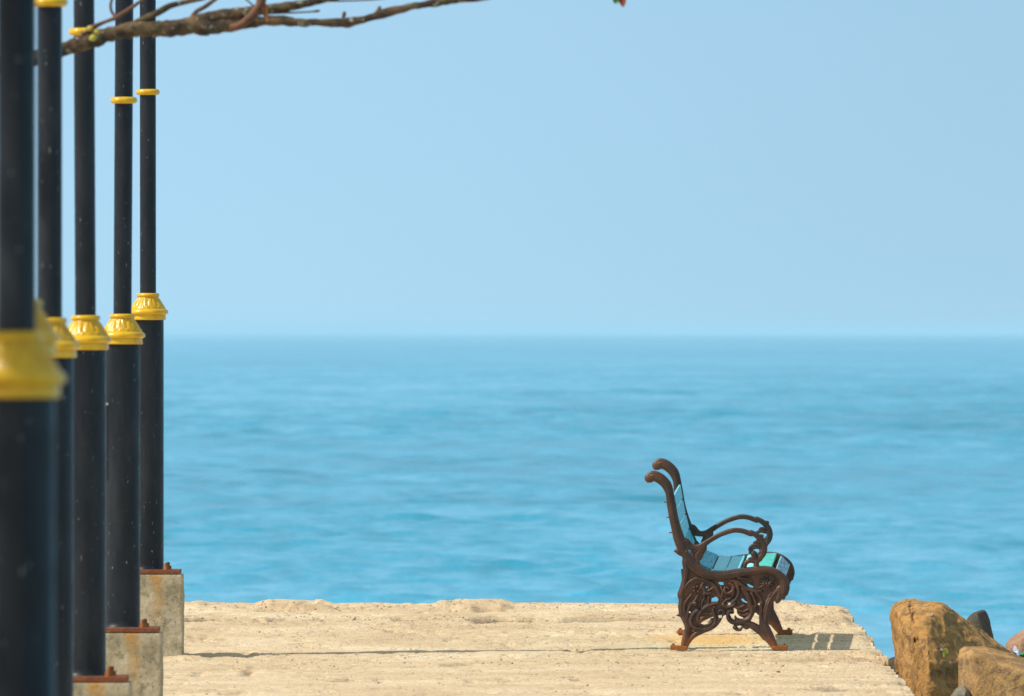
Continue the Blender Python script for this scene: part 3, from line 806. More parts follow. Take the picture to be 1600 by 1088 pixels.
# slats: near-plane top-surface segments
SLATS = [('back_slat', (1052.6, 778), (1056.1, 800), SL_BLUE, None), ('back_slat', (1056.5, 802), (1060.8, 824), SL_BLUE, None),
         ('back_slat', (1061.3, 826), (1066.5, 847), SL_BLUE, None), ('back_slat', (1067.2, 849), (1076, 869), SL_TEAL, 'dark teal slat low on the backrest'),
         ('seat_slat', (1093, 882), (1112.5, 889.8), SL_TEAL, 'dark teal slat at the back of the seat'), ('seat_slat', (1114, 890.8), (1133, 892), SL_LIGHT, None),
         ('seat_slat', (1134.5, 892), (1154.8, 890.7), SL_LIGHT, None), ('seat_slat', (1159.5, 889.8), (1176.3, 887.7), SL_LIGHT, None),
         ('seat_slat', (1182.0, 887), (1205.5, 887), SL_GREEN, 'turquoise green seat slat'), ('seat_slat', (1213, 891), (1227, 905.5), SL_SCR, 'scratched pale blue slat at the front edge')]
rnd = random.Random(4)
for nm, p0, p1, mat, lab in SLATS:
    a = Vector((bx(p0[0]), 0, bz(p0[1]))); b = Vector((bx(p1[0]), 0, bz(p1[1])))
    d = (b - a).normalized(); nrm = Vector((-d.z, 0, d.x))
    if nm == 'back_slat': nrm = Vector((abs(nrm.x), 0, nrm.z if nrm.x > 0 else -nrm.z))
    elif nrm.z < 0: nrm = -nrm
    th = 0.011
    bm = bmesh.new()
    y0, y1 = 0.006, BL - 0.012
    N = 26
    rings = []
    for k in range(N + 1):
        yy = y0 + (y1 - y0) * k / N
        off = 0.0016 * mnoise.noise(Vector((a.x * 9, yy * 3, a.z * 7)))
        c4 = [a + nrm * off, b + nrm * off, b - nrm * (th - off), a - nrm * (th - off)]
        mid = sum(c4, Vector()) / 4
        ring = []
        ew = d * 0.0025; eh = nrm * 0.0025
        for (P, s1, s2) in ((c4[0], 1, -1), (c4[1], -1, -1), (c4[2], -1, 1), (c4[3], 1, 1)):
            jit = 0.0008 * mnoise.noise(Vector((P.x * 50, yy * 11, P.z * 50)))
            pa = P + ew * s1 * 1.0 + nrm * jit; pb = P + eh * s2 + d * jit
            pair = [pb, pa] if (s1, s2) in ((1, -1), (-1, 1)) else [pa, pb]
            for q in pair: ring.append(bm.verts.new((q.x, yy, q.z)))
        rings.append(ring)
    for k in range(N):
        for q in range(8):
            bm.faces.new((rings[k][q], rings[k][(q + 1) % 8], rings[k + 1][(q + 1) % 8], rings[k + 1][q]))
    bm.faces.new(rings[0]); bm.faces.new(rings[-1][::-1])
    o = from_bm(nm, bm, mat, bench, smooth=False)
    if lab: o['label'] = lab
# bolts that fix the back slats, sticking out behind the uprights
for yy in (0.0, BL):
    for px, py in ((1040.5, 785.5), (1044.4, 809.3), (1048.6, 833.2)):
        bm = bmesh.new()
        g = bmesh.ops.create_cone(bm, cap_ends=True, segments=10, radius1=0.0034, radius2=0.0034, depth=0.026)
        bmesh.ops.rotate(bm, verts=g['verts'], matrix=Matrix.Rotation(R(90), 3, 'Y'))
        g2_ = bmesh.ops.create_cone(bm, cap_ends=True, segments=6, radius1=0.006, radius2=0.006, depth=0.004)
        bmesh.ops.rotate(bm, verts=g2_['verts'], matrix=Matrix.Rotation(R(90), 3, 'Y'))
        bmesh.ops.translate(bm, verts=g2_['verts'], vec=(0.004, 0, 0))
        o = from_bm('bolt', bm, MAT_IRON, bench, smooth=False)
        o.location = (bx(px) + 0.004, yy, bz(py))

# ------------------------------------------------------------------ POSTS
RU, RLW, RRING, RLIP = 0.0383, 0.0745, 0.0544, 0.0962
POST_TOP = 3.24
def hr(p, n=9):   # smooth a control polyline of (r,z)
    return [tuple(q) for q in catmull([(a, b) for a, b in p], (0.004))]
def collar_mesh():
    """z measured from the collar's lower edge; total height 0.127"""
    pr = [(RLW + 0.001, -0.0005), (RLW + 0.0095, 0.0), (RLW + 0.0105, 0.003), (RLW + 0.0100, 0.020), (RLW + 0.009, 0.0225)]
    body = catmull([(RLW + 0.009, 0.0235), (RLIP - 0.008, 0.0265), (RLIP - 0.001, 0.031), (RLIP, 0.038), (RLIP - 0.003, 0.045), (RLIP - 0.011, 0.052), (0.0765, 0.062), (0.0670, 0.075), (0.0585, 0.088), (0.0520, 0.100), (0.0495, 0.108)], 0.0022)
    ring = [(0.0490, 0.1095), (0.0520, 0.1105), (0.0540, 0.114), (0.0544, 0.1185), (0.0530, 0.1230), (0.0495, 0.1262), (0.0450, 0.1272), (RU - 0.001, 0.1275)]
    prof = pr + [tuple(p) for p in body] + ring
    def mod(th, z, r):
        m_ = (z > 0.056) & (z < 0.106)
        t = np.clip((z - 0.056) / 0.050, 0, 1)
        n = 9
        u = (th * n / (2 * np.pi)) % 1 - 0.5          # one leaf
        wid = 0.46 * np.sin(np.pi * np.clip(0.12 + 0.8 * t, 0, 1)) ** 0.7
        leaf = np.clip(1 - (np.abs(u) / wid), 0, 1) ** 0.45
        vein = np.exp(-(u / 0.045) ** 2) + 0.7 * np.exp(-((np.abs(u) - 0.17 * (1.1 - t)) / 0.04) ** 2)
        g = np.sin(np.pi * t) ** 0.4
        v = (0.0062 * leaf - 0.0036 * vein * (leaf > 0)) * g
        u2 = ((th + np.pi / n) * n / (2 * np.pi)) % 1 - 0.5
        tip = np.exp(-(u2 / 0.16) ** 2 - ((t - 0.12) / 0.10) ** 2) * 0.0045
        return np.where(m_, v + tip, 0)
    Vv, Qq = lathe(prof, 216, mod)
    return np_mesh('collar', Vv, Qq)
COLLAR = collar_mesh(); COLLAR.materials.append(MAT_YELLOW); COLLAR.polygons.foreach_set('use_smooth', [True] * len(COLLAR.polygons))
a = np.linspace(-np.pi / 2, np.pi / 2, 14)
Vv, Qq = lathe([(RU - 0.001, -0.0145)] + [(RU + 0.002 + 0.0165 * math.cos(t), 0.0145 * math.sin(t)) for t in a] + [(RU - 0.001, 0.0145)], 96)
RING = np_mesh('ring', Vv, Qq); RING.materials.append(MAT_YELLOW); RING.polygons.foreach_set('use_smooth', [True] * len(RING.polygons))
def nut_mesh():
    bm = bmesh.new()
    g = bmesh.ops.create_cone(bm, cap_ends=True, segments=6, radius1=0.017, radius2=0.016, depth=0.016)
    for v in g['verts']: v.co.z += 0.008
    g = bmesh.ops.create_cone(bm, cap_ends=True, segments=12, radius1=0.009, radius2=0.008, depth=0.034)
    for v in g['verts']: v.co.z += 0.016
    me = bpy.data.meshes.new('nut'); bm.to_mesh(me); bm.free(); me.materials.append(MAT_NUT); return me
NUT = nut_mesh()
def footing_mesh(h, seed):
    bm = bmesh.new()
    hw = 0.168
    box_bm(bm, -hw, hw, -hw, hw, -h, 0, 0.006, 2)
    bmesh.ops.subdivide_edges(bm, edges=bm.edges[:], cuts=1)
    bmesh.ops.triangulate(bm, faces=bm.faces[:])
    for _ in range(4):
        es = [e for e in bm.edges if e.calc_length() > 0.016]
        if es: bmesh.ops.subdivide_edges(bm, edges=es, cuts=1); bmesh.ops.triangulate(bm, faces=[f for f in bm.faces if len(f.verts) > 3])
    for v in bm.verts:
        p = v.co + Vector((seed * 3.1, 0, 0))
        n = v.co.copy(); n.z = 0 if abs(v.co.z) < h * 0.97 else n.z
        v.co += 0.0045 * mnoise.noise(p * 9) * Vector((1 if v.co.x > 0 else -1, 1 if v.co.y > 0 else -1, 0.3)) + 0.0022 * mnoise.noise_vector(p * 45)
        if v.co.z > -0.012: v.co.z = min(v.co.z, -0.001 + 0.0)
        # foot spreads a little
        b = max(0.0, (-v.co.z - h + 0.06) / 0.06)
        v.co.x *= 1 + 0.03 * b; v.co.y *= 1 + 0.03 * b
    me = bpy.data.meshes.new('footing'); bmesh.ops.recalc_face_normals(bm, faces=bm.faces); bm.to_mesh(me); bm.free()
    me.materials.append(MAT_FOOTING)
    me.polygons.foreach_set('use_smooth', [True] * len(me.polygons))
    return me
POSTS = [  # px centre, distance, plate top z, collar bottom z, ring z, lean (deg), label
    (231.3, 69.62, 0.425, 1.610, 2.692, -0.05, 'dark post furthest along the row, on the rust stained footing nearest the open sea'),
    (191.2, 61.60, 0.312, 1.501, 2.526, 0.33, 'dark post with a narrow hatch on its left flank, second from the far end'),
    (133.8, 53.90, 0.288, 1.486, 2.656, -0.28, 'dark post third from the far end, its upper shaft crossed by the bare branch'),
    (78.2, 46.60, 0.280, 1.470, 2.600, 0.0, 'slightly blurred dark post hiding the end of the branch, fourth from the far end'),
    (30.0, 34.00, 0.260, 1.500, 2.620, 0.0, 'out of focus post almost wholly hidden behind the nearest one, only its greenish collar showing'),
    (25.0, 28.00, 0.220, 1.4248, 2.600, 0.0, 'nearest and widest post, strongly out of focus at the left edge of the picture'),
]
for k, (px, Yp, zp, zc, zr, lean, lab) in enumerate(POSTS):
    xp = (px - 800) * Yp / F
    g0 = ground_z(xp, Yp) - 0.01
    root = empty('metal_post', (xp, Yp, g0))
    tag(root, lab, 'post', 'posts with yellow collars standing in a row along the pier')
    zp_, zc_, zr_ = zp - g0, zc - g0, zr - g0
    fo = link('footing', footing_mesh(zp_ - 0.022 + 0.03, k), None, root); fo.location = (0, 0, zp_ - 0.022)
    bm = bmesh.new(); box_bm(bm, -0.156, 0.156, -0.156, 0.156, -0.020, 0.0, 0.002, 1)
    for v in bm.verts: v.co.z += 0.0012 * mnoise.noise(v.co * 13 + Vector((k, 0, 0)))
    pl = from_bm('base_plate', bm, MAT_PLATE, root, smooth=False); pl.location = (0, 0, zp_)
    for sx_, sy_ in ((1, 1), (1, -1), (-1, 1), (-1, -1)):
        nu = bpy.data.objects.new('nut', NUT); COL.objects.link(nu); nu.parent = pl
        nu.location = (sx_ * (0.088 + 0.006 * (sy_ > 0)), sy_ * 0.088, 0.0); nu.rotation_euler = (0, 0, k + sx_ + 2 * sy_)
    Hs = zc_ - zp_
    zz = np.linspace(0, Hs + 0.004, 40)
    prof = [(RLW + 0.010 * math.exp(-z / 0.006), z) for z in zz]
    prof = [(RLW + 0.009, 0), (RLW + 0.006, 0.004), (RLW + 0.001, 0.011)] + [(RLW, z) for z in zz[1:]]
    Vv, Qq = lathe(prof, 96)
    so = link('lower_shaft', np_mesh('lower_shaft', Vv, Qq), MAT_POST, root); so.location = (0, 0, zp_)
    Vv, Qq = lathe([(RU, z) for z in np.linspace(0, POST_TOP - zc_ - 0.02, 40)], 80)
    uo = link('upper_shaft', np_mesh('upper_shaft', Vv, Qq), MAT_POST, root); uo.location = (0, 0, zc_ + 0.02)
    uo.rotation_euler = (0, R(lean), 0)
    co = bpy.data.objects.new('collar', COLLAR); COL.objects.link(co); co.parent = root; co.location = (0, 0, zc_); co.rotation_euler = (0, 0, R(-90 + 17 * k))
    ri = bpy.data.objects.new('ring', RING); COL.objects.link(ri); ri.parent = root
    ri.location = ((zr_ - zc_) * math.tan(R(lean)), 0, zr_)
    # closed top, above the picture
    cpv = [(0.0005, 0.052)] + [(0.046 * math.sin(t), 0.004 + 0.048 * (1 + math.cos(t)) / 2) for t in np.linspace(0.15, 2.4, 14)] + [(RU - 0.001, -0.004)]
    Vv, Qq = lathe(cpv, 40)
    cap = link('cap', np_mesh('cap', Vv, Qq), MAT_YELLOW, root); cap.location = ((POST_TOP - zc_) * math.tan(R(lean)), 0, POST_TOP)
    if k == 1:   # service hatch on the left flank of the lower shaft
        def arc_plate(a0, a1, z0, z1, r0, th_):
            bm = bmesh.new(); n = 10
            R1, R2 = r0, r0 + th_
            ring = []
            for q in range(n + 1):
                t = R(a0 + (a1 - a0) * q / n)
                ring.append([bm.verts.new((rr_ * math.cos(t), rr_ * math.sin(t), z)) for rr_, z in ((R1, z0), (R2, z0), (R2, z1), (R1, z1))])
            for q in range(n):
                for e in range(4): bm.faces.new((ring[q][e], ring[q][(e + 1) % 4], ring[q + 1][(e + 1) % 4], ring[q + 1][e]))
            bm.faces.new(ring[0]); bm.faces.new(ring[-1][::-1])
            return bm
        PY = lambda py: CAMZ - (py - HY) * Yp / F - g0
        h_ = from_bm('hatch', arc_plate(188, 217, PY(750), PY(634), RLW - 0.001, 0.0035), MAT_POST, root, smooth=False)
        from_bm('hatch_lip', arc_plate(186, 222, PY(633.4), PY(629.5), RLW - 0.001, 0.005), plain('pale_worn_metal', (0.22, 0.22, 0.18), 0.5), h_, smooth=False)
        from_bm('sticker', arc_plate(190, 204, PY(616), PY(597), RLW - 0.001, 0.0018), plain('pale_sticker', (0.30, 0.30, 0.18), 0.6), h_, smooth=False)

# ------------------------------------------------------------------ TREE BRANCH
YT = 50.0
def tube(name, pts, mat, parent, bumpy=0.12, n=14, seed=0, Ydrift=None):
    P = []
    for i, p in enumerate(pts):
        yy = YT + (p[3] if len(p) > 3 else 0)
        v = place(p[0], p[1], yy)
        P.append((v.x, v.y, v.z, p[2] * yy / F))
    P = np.array(P)
    Q = [2 * P[0] - P[1]] + list(P) + [2 * P[-1] - P[-2]]
    C = []
    for k in range(1, len(Q) - 2):
        L_ = np.linalg.norm(Q[k + 1][:3] - Q[k][:3]); m_ = max(3, int(L_ / 0.008))
        for t in np.linspace(0, 1, m_, endpoint=False):
            a, b, c_, d = Q[k - 1], Q[k], Q[k + 1], Q[k + 2]
            C.append(0.5 * (2 * b + (c_ - a) * t + (2 * a - 5 * b + 4 * c_ - d) * t ** 2 + (3 * b - a - 3 * c_ + d) * t ** 3))
    C.append(P[-1]); C = np.array(C)
    bm = bmesh.new(); rings = []
    up = Vector((0, 1, 0))
    for k in range(len(C)):
        t = Vector(C[min(k + 1, len(C) - 1)][:3] - C[max(k - 1, 0)][:3]).normalized()
        u = up - t * up.dot(t); u.normalize(); v = t.cross(u)
        ring = []
        for q in range(n):
            an = 2 * math.pi * q / n
            dirn = u * math.cos(an) + v * math.sin(an)
            base = Vector(C[k][:3])
            r = max(C[k][3], 0.0005)
            r *= 1 + bumpy * (mnoise.noise((base + dirn * r) * 28 + Vector((seed, 0, 0))) + 0.8 * mnoise.noise(base * 11 + Vector((seed, 5, 0))) + 0.5 * mnoise.noise((base + dirn * r) * 70))
            ring.append(bm.verts.new(base + dirn * r))
        rings.append(ring)
    for k in range(len(rings) - 1):
        for q in range(n):
            bm.faces.new((rings[k][q], rings[k][(q + 1) % n], rings[k + 1][(q + 1) % n], rings[k + 1][q]))
    bm.faces.new(rings[0]); bm.faces.new(rings[-1][::-1])
    o = from_bm(name, bm, mat, parent)
    if parent: o.matrix_parent_inverse = parent.matrix_world.inverted()
    return o
tx = (-420 - 800) * YT / F
tree = empty('tree', (tx, YT, 0.0))
bpy.context.view_layer.update()
tag(tree, 'mottled bare tree branch reaching in from the upper left across the posts', 'tree')
# trunk (left of the picture)
def world_tube(name, pts, mat, parent, seed):
    pp = []
    for x_, y_, z_, r_ in pts:
        pp.append((800 + x_ * F / y_, HY + (CAMZ - z_) * F / y_, r_ * F / y_, y_ - YT))
    return tube(name, pp, mat, parent, 0.10, 20, seed)
world_tube('trunk', [(tx, YT, -0.1, 0.17), (tx + 0.02, YT, 0.5, 0.13), (tx + 0.03, YT, 1.4, 0.115), (tx - 0.03, YT + 0.03, 2.3, 0.10), (tx - 0.02, YT + 0.05, 3.2, 0.08), (tx + 0.06, YT, 4.2, 0.05)], MAT_BARK, tree, 3)
world_tube('branch', [(tx + 0.02, YT + 0.03, 2.9, 0.085), (tx - 0.5, 47.5, 3.8, 0.075), (tx - 1.0, 42, 4.5, 0.06), (tx - 1.1, 36, 4.8, 0.045), (tx - 1.0, 29, 4.7, 0.02)], MAT_BARK, tree, 5)
rt = np.random.RandomState(5)
LV, LQ = [], []
clumps = [(rt.uniform(-6.0, -2.7), rt.uniform(22.5, 41.0), rt.uniform(3.5, 5.9)) for _ in range(210)]
for (cx_, cy_, cz_) in clumps:
    for _ in range(110):
        p = np.array([cx_, cy_, cz_]) + rt.normal(0, 1, 3) * np.array([0.35, 0.5, 0.28])
        a_ = rt.normal(0, 1, 3); a_ /= np.linalg.norm(a_); b_ = np.cross(a_, rt.normal(0, 1, 3)); b_ /= np.linalg.norm(b_)
        l_ = rt.uniform(0.06, 0.10); w_ = l_ * 0.45; i0 = len(LV)
        LV += [p - a_ * l_, p + b_ * w_, p + a_ * l_, p - b_ * w_]; LQ.append([i0, i0 + 1, i0 + 2, i0 + 3])
shade_crown = link('shade_crown', np_mesh('shade_crown', LV, np.array(LQ)), plain('crown_leaves', (0.04, 0.10, 0.02), 0.5, (0.07, 0.15, 0.03), 8), None, smooth=False)  # unseen crown, put in to shade the two nearest posts
shade_crown.parent = tree; shade_crown.matrix_parent_inverse = tree.matrix_world.inverted()
br = tube('branch', [(-420, 150, 22), (-300, 150, 19), (-150, 128, 17), (-20, 106, 14), (60, 90, 13), (97, 78, 12), (118, 71, 13), (142, 64, 12), (165, 56, 11), (190, 50, 12), (230, 46, 12.5), (262, 45, 11.5), (290, 42, 12.5), (325, 41, 12), (356, 40, 11),
                     (385, 36, 9.5), (415, 33, 8), (442, 33, 7), (470, 35, 6.2), (496, 35.3, 6), (520, 35.5, 6.6), (541, 35.5, 7.4), (568, 31, 7), (595, 22.5, 6.6), (625, 15, 6), (653, 9, 6.2), (690, 3, 5.8), (730, -2, 5), (790, -16, 4.6), (860, -35, 4), (930, -45, 3)], MAT_BARK, tree, 0.32, 16, 1)
TW = [
    ('branch', [(285, 40, 7), (312, 32, 10), (334, 27, 10.5), (360, 23, 9.5), (392, 19, 8.5), (425, 14, 7.5), (460, 9, 7), (505, -1, 6), (570, -18, 5)], MAT_BARK, 0.2),
    ('twig', [(128, 55, 5), (143, 44, 4.2), (160, 36, 3.2), (180, 28, 3.4), (200, 16, 3), (221, 1, 2.6), (240, -14, 2)], MAT_TWIG, 0.15),
    ('twig', [(181, 28, 2.4), (174, 17, 2.2), (173, 6, 2.2), (177, -6, 2)], MAT_TWIG, 0.1),
    ('twig', [(200, 42, 4), (214, 34, 4.5), (244, 21, 5), (266, 9.5, 4.8), (283, 5, 4), (305, 0, 4), (340, -9, 3)], MAT_BARK, 0.18),
    ('twig', [(297, 36, 4), (300, 27, 3.6), (307, 18, 3.4), (318, 12, 3.4), (338, -2, 3), (350, -12, 3)], MAT_TWIG, 0.1),
    ('twig', [(362, 43, 6, -0.02), (375, 40, 6.5, -0.04), (389, 30, 7, -0.06), (400, 18, 7.5, -0.07), (407, 6, 8, -0.07), (409, -8, 8, -0.07), (412, -25, 7, -0.07)], MAT_TWIG, 0.16),
    ('twig', [(398, 22, 2), (430, 21, 1.5), (460, 20, 1.4), (487, 18.5, 1.3), (496, 17.5, 2.2), (500, 17, 1.0)], MAT_TWIG, 0.1),
    ('twig', [(536, 34, 3), (537, 26, 2.8), (538, 21, 3.2), (538, 18, 1.6)], MAT_TWIG, 0.1),
    ('twig', [(590, 22, 3.6), (592, 15, 3.4), (594, 10, 2.2)], MAT_TWIG, 0.1),
    ('twig', [(500, 2, 1.6), (540, 1.5, 1.4), (590, -1, 1.3), (620, -5, 1.2)], MAT_TWIG, 0.1),
    ('twig', [(700, 3, 2.6), (725, 2, 2.2), (750, 0.5, 1.8), (775, -4, 1.6)], MAT_BARK, 0.2),
    ('twig', [(378, -6, 1.3), (390, 4, 1.3), (399, 12, 1.6)], MAT_TWIG, 0.1),
    ('twig', [(930, -45, 3), (955, -38, 2.4), (966, -24, 1.8), (968, -12, 1.6)], MAT_TWIG, 0.1),
]
for i, (nm, pts, mt, bp) in enumerate(TW):
    tube(nm, pts, mt, tree, bp, 12, 10 + i)
def leaf(name, base, tip, width, mat, fold=0.35, curl=0.2, lab=None):
    """leaf blade between two photo points at the branch's distance"""
    A_, B_ = place(base[0], base[1], YT - 0.07), place(tip[0], tip[1], YT - 0.09)
    ax_ = B_ - A_; ln = ax_.length; t = ax_.normalized()
    side = t.cross(Vector((0, 1, 0))).normalized(); out = Vector((0, -1, 0))
    wm = width * YT / F
    bm = bmesh.new(); rows = []
    n = 10
    for i in range(n + 1):
        s = i / n; wv = wm * math.sin(math.pi * min(1, s * 0.9 + 0.05)) ** 0.8
        row = []
        for q in (-1, -0.5, 0, 0.5, 1):
            p = A_ + t * ln * s + side * wv * q * (1 - 0.2 * fold) + out * (abs(q) * wv * fold + curl * ln * (s - 0.5) ** 2)
            p += 0.003 * mnoise.noise_vector(p * 40)
            row.append(bm.verts.new(p))
        rows.append(row)
    for i in range(n):
        for q in range(4): bm.faces.new((rows[i][q], rows[i][q + 1], rows[i + 1][q + 1], rows[i + 1][q]))
    bmesh.ops.solidify(bm, geom=bm.faces[:], thickness=0.0008)
    o = from_bm(name, bm, mat, tree); o.matrix_parent_inverse = tree.matrix_world.inverted()
    if lab: o['label'] = lab
    return o
LF_BROWN = plain('dry_leaf', (0.32, 0.13, 0.04), 0.6, (0.50, 0.24, 0.08), 40)
LF_RG = plain('red_green_leaf', (0.50, 0.030, 0.015), 0.45, (0.045, 0.20, 0.03), 14)
LF_RED = plain('red_leaf', (0.42, 0.05, 0.018), 0.55, (0.50, 0.17, 0.04), 30)
LF_GR = plain('green_leaf', (0.06, 0.22, 0.03), 0.45, (0.10, 0.14, 0.02), 20)
BUD = plain('yellow_green_bud', (0.42, 0.42, 0.05), 0.55, (0.55, 0.42, 0.08), 30)
leaf('leaf', (411, -2), (417, 36), 5.5, LF_BROWN, 0.6, 0.3, 'curled dry brown leaf hanging from the twig')
leaf('leaf', (968, -14), (974, 11), 7, LF_RED, 0.5, 0.2, 'red leaf hanging at the top edge')
leaf('leaf', (966, -14), (961, 6), 6, LF_GR, 0.5, 0.2, 'green leaf beside the red one')
for (a, b, r) in ((141, 44, 4.5), (151, 50, 4.2), (146, 59, 5.5), (134, 47, 3)):
    tube('bud', [(a - r, b + 2, r * 0.5, -0.05), (a, b, r, -0.06), (a + r, b - 1, r * 0.3, -0.06)], BUD, tree, 0.1, 10, a)

# ------------------------------------------------------------------ ROCKS
def rock(name, pts, mat, lab, cat='rock', grp=None, rough=0.02, seed=0, bev=0.02, maxe=0.02, dents=()):
    """pts: (photo x, photo y, distance) of the stone's corners"""
    P = [place(*p) for p in pts]
    cen = sum(P, Vector()) / len(P); cen.z = min(p.z for p in P)
    bm = bmesh.new()
    for p in P: bm.verts.new(p - cen)
    r = bmesh.ops.convex_hull(bm, input=bm.verts)
    bmesh.ops.delete(bm, geom=[v for v in bm.verts if not v.link_faces], context='VERTS')
    bmesh.ops.triangulate(bm, faces=bm.faces[:])
    for _ in range(7):
        es = [e for e in bm.edges if e.calc_length() > maxe]
        if not es or len(bm.verts) > 45000: break
        bmesh.ops.subdivide_edges(bm, edges=es, cuts=1)
        bmesh.ops.triangulate(bm, faces=[f for f in bm.faces if len(f.verts) > 3])
    for _ in range(int(bev * 400)):
        bmesh.ops.smooth_vert(bm, verts=bm.verts, factor=0.5, use_axis_x=True, use_axis_y=True, use_axis_z=True)
    bm.normal_update()
    off = Vector((seed * 7.7, seed * 3.3, 0))
    disp = []
    for v in bm.verts:
        p = v.co
        h = 0
        a_ = 1.0; fr = 4.0
        for o_ in range(6):
            nn = mnoise.noise(p * fr + off)
            h += a_ * (nn if o_ < 1 else -abs(nn) * 1.3 + 0.25)
            a_ *= 0.56; fr *= 2.05
        disp.append(v.normal * h * rough)
    for v, d in zip(bm.verts, disp): v.co += d
    for (x_, y_, Yd, rx, rz, dep) in dents:
        q = place(*c7(x_, y_), Yd) - cen
        for v in bm.verts:
            s_ = ((v.co.x - q.x) / rx) ** 2 + ((v.co.z - q.z) / rz) ** 2
            s_ += 0.5 * mnoise.noise(v.co * 22)
            if s_ < 1 and abs(v.co.y - q.y) < 0.35: v.co.y += dep * (1 - s_) ** 0.8 if s_ > 0 else dep
    o = from_bm(name, bm, mat, None)
    o.location = cen
    return tag(o, lab, cat, grp)
def c7(x, y): return (1340 + x / 5.79, 900 + y / 5.79)
def rp(x, y, Yd): return (*c7(x, y), Yd)
G_ROCK = 'boulders piled beside the end of the pier'
big = rock('rock', [rp(315, 290, 69.5), rp(345, 245, 69.6), rp(430, 222, 69.5), rp(500, 228, 69.4), rp(620, 228, 69.3), rp(740, 255, 69.2), rp(860, 300, 69.4), rp(960, 395, 69.5), rp(1180, 520, 69.6), rp(1370, 690, 69.6),
                    rp(370, 350, 69.05), rp(480, 262, 69.15), rp(770, 262, 69.0), rp(620, 430, 68.80), rp(640, 800, 68.62), rp(310, 350, 69.4), rp(385, 500, 69.1), rp(392, 660, 69.05), rp(430, 790, 69.0), rp(475, 930, 68.95),
                    rp(560, 1150, 68.8), rp(600, 3800, 68.7), rp(700, 3800, 69.4), rp(1500, 3800, 69.5), rp(1400, 3800, 68.7), rp(960, 600, 69.0), rp(900, 900, 68.92), rp(1390, 800, 69.0), rp(1450, 1400, 69.0), rp(500, 2000, 69.8), rp(520, 900, 69.7)],
           RK_OCHRE, 'big ochre boulder with a flat top and orange left face next to the pier corner', grp=G_ROCK, rough=0.026, seed=1, bev=0.012, maxe=0.013,
           dents=[(492, 300, 69.0, 0.012, 0.03, 0.05), (515, 370, 68.95, 0.013, 0.035, 0.05), (530, 585, 68.9, 0.011, 0.018, 0.05), (820, 930, 68.7, 0.085, 0.055, 0.045), (880, 360, 69.1, 0.05, 0.03, 0.03)])
rock('rock', [rp(905, 660, 68.2), rp(960, 625, 68.2), rp(1100, 632, 68.2), rp(1300, 668, 68.2), rp(1400, 700, 68.2), rp(1640, 800, 68.3), rp(900, 740, 68.0), rp(920, 860, 67.95), rp(960, 950, 67.9), rp(1020, 1100, 67.8),
              rp(1060, 700, 67.75), rp(1520, 860, 67.55), rp(1760, 1000, 67.6), rp(1020, 3800, 67.7), rp(1900, 3800, 67.7), rp(1700, 1200, 68.4), rp(1000, 3800, 68.6), rp(1900, 3800, 68.6), rp(1050, 1000, 68.5)],
     RK_TAN, 'tan boulder in front at the bottom right corner, leaning on the big ochre one', grp=G_ROCK, rough=0.018, seed=2, bev=0.022, maxe=0.013)
rock('rock', [rp(965, 420, 70.6), rp(1000, 360, 70.6), rp(1060, 315, 70.6), rp(1130, 298, 70.6), rp(1165, 315, 70.6), rp(1195, 370, 70.6), rp(1215, 500, 70.6), rp(1220, 700, 70.5), rp(1080, 330, 70.4), rp(1150, 500, 70.35),
              rp(900, 700, 70.5), rp(1150, 300, 70.8), rp(1000, 380, 70.9), rp(800, 3800, 70.3), rp(1500, 3800, 70.3), rp(800, 3800, 71.3), rp(1500, 3800, 71.3)],
     RK_DARK, 'dark grey pointed rock peeping up behind the big ochre boulder', grp=G_ROCK, rough=0.012, seed=3, bev=0.02, maxe=0.02)
rock('rock', [rp(262, 782, 69.9), rp(300, 750, 69.9), rp(400, 715, 69.9), rp(470, 700, 69.9), rp(345, 920, 69.6), rp(300, 850, 69.7), rp(420, 990, 69.5), rp(520, 1050, 69.5), rp(520, 760, 70.3), rp(300, 800, 70.4),
              rp(350, 3800, 69.4), rp(560, 3800, 69.4), rp(300, 3800, 70.5), rp(620, 3800, 70.5)],
     RK_DARK, 'low dark rock wedged between the pier edge and the big ochre boulder', grp=G_ROCK, rough=0.012, seed=4, bev=0.015, maxe=0.018)
rock('rock', [rp(820, 1100, 67.9), rp(880, 1020, 67.9), rp(965, 968, 67.9), rp(1010, 1000, 67.9), rp(1060, 1150, 67.85), rp(900, 1050, 67.6), rp(980, 1060, 67.6), rp(780, 3800, 67.6), rp(1100, 3800, 67.6), rp(780, 3800, 68.3), rp(1100, 3800, 68.3), rp(950, 1000, 68.2)],
     RK_GREY, 'pale grey rock in the gap under the tan boulder', grp=G_ROCK, rough=0.010, seed=5, bev=0.015, maxe=0.018)
pinkr = rock('rock', [rp(1335, 600, 70.3), rp(1400, 550, 70.3), rp(1505, 480, 70.3), rp(1640, 420, 70.3), rp(1360, 640, 70.0), rp(1500, 560, 69.9), rp(1700, 520, 69.9), rp(1900, 700, 70.3), rp(1330, 760, 70.2), rp(1300, 3800, 69.9), rp(2100, 3800, 69.9), rp(1300, 3800, 71), rp(2100, 3800, 71), rp(1640, 430, 70.8)],
     RK_PINK, 'pinkish rock at the right edge with bright litter on it', grp=G_ROCK, rough=0.010, seed=6, bev=0.02, maxe=0.02)

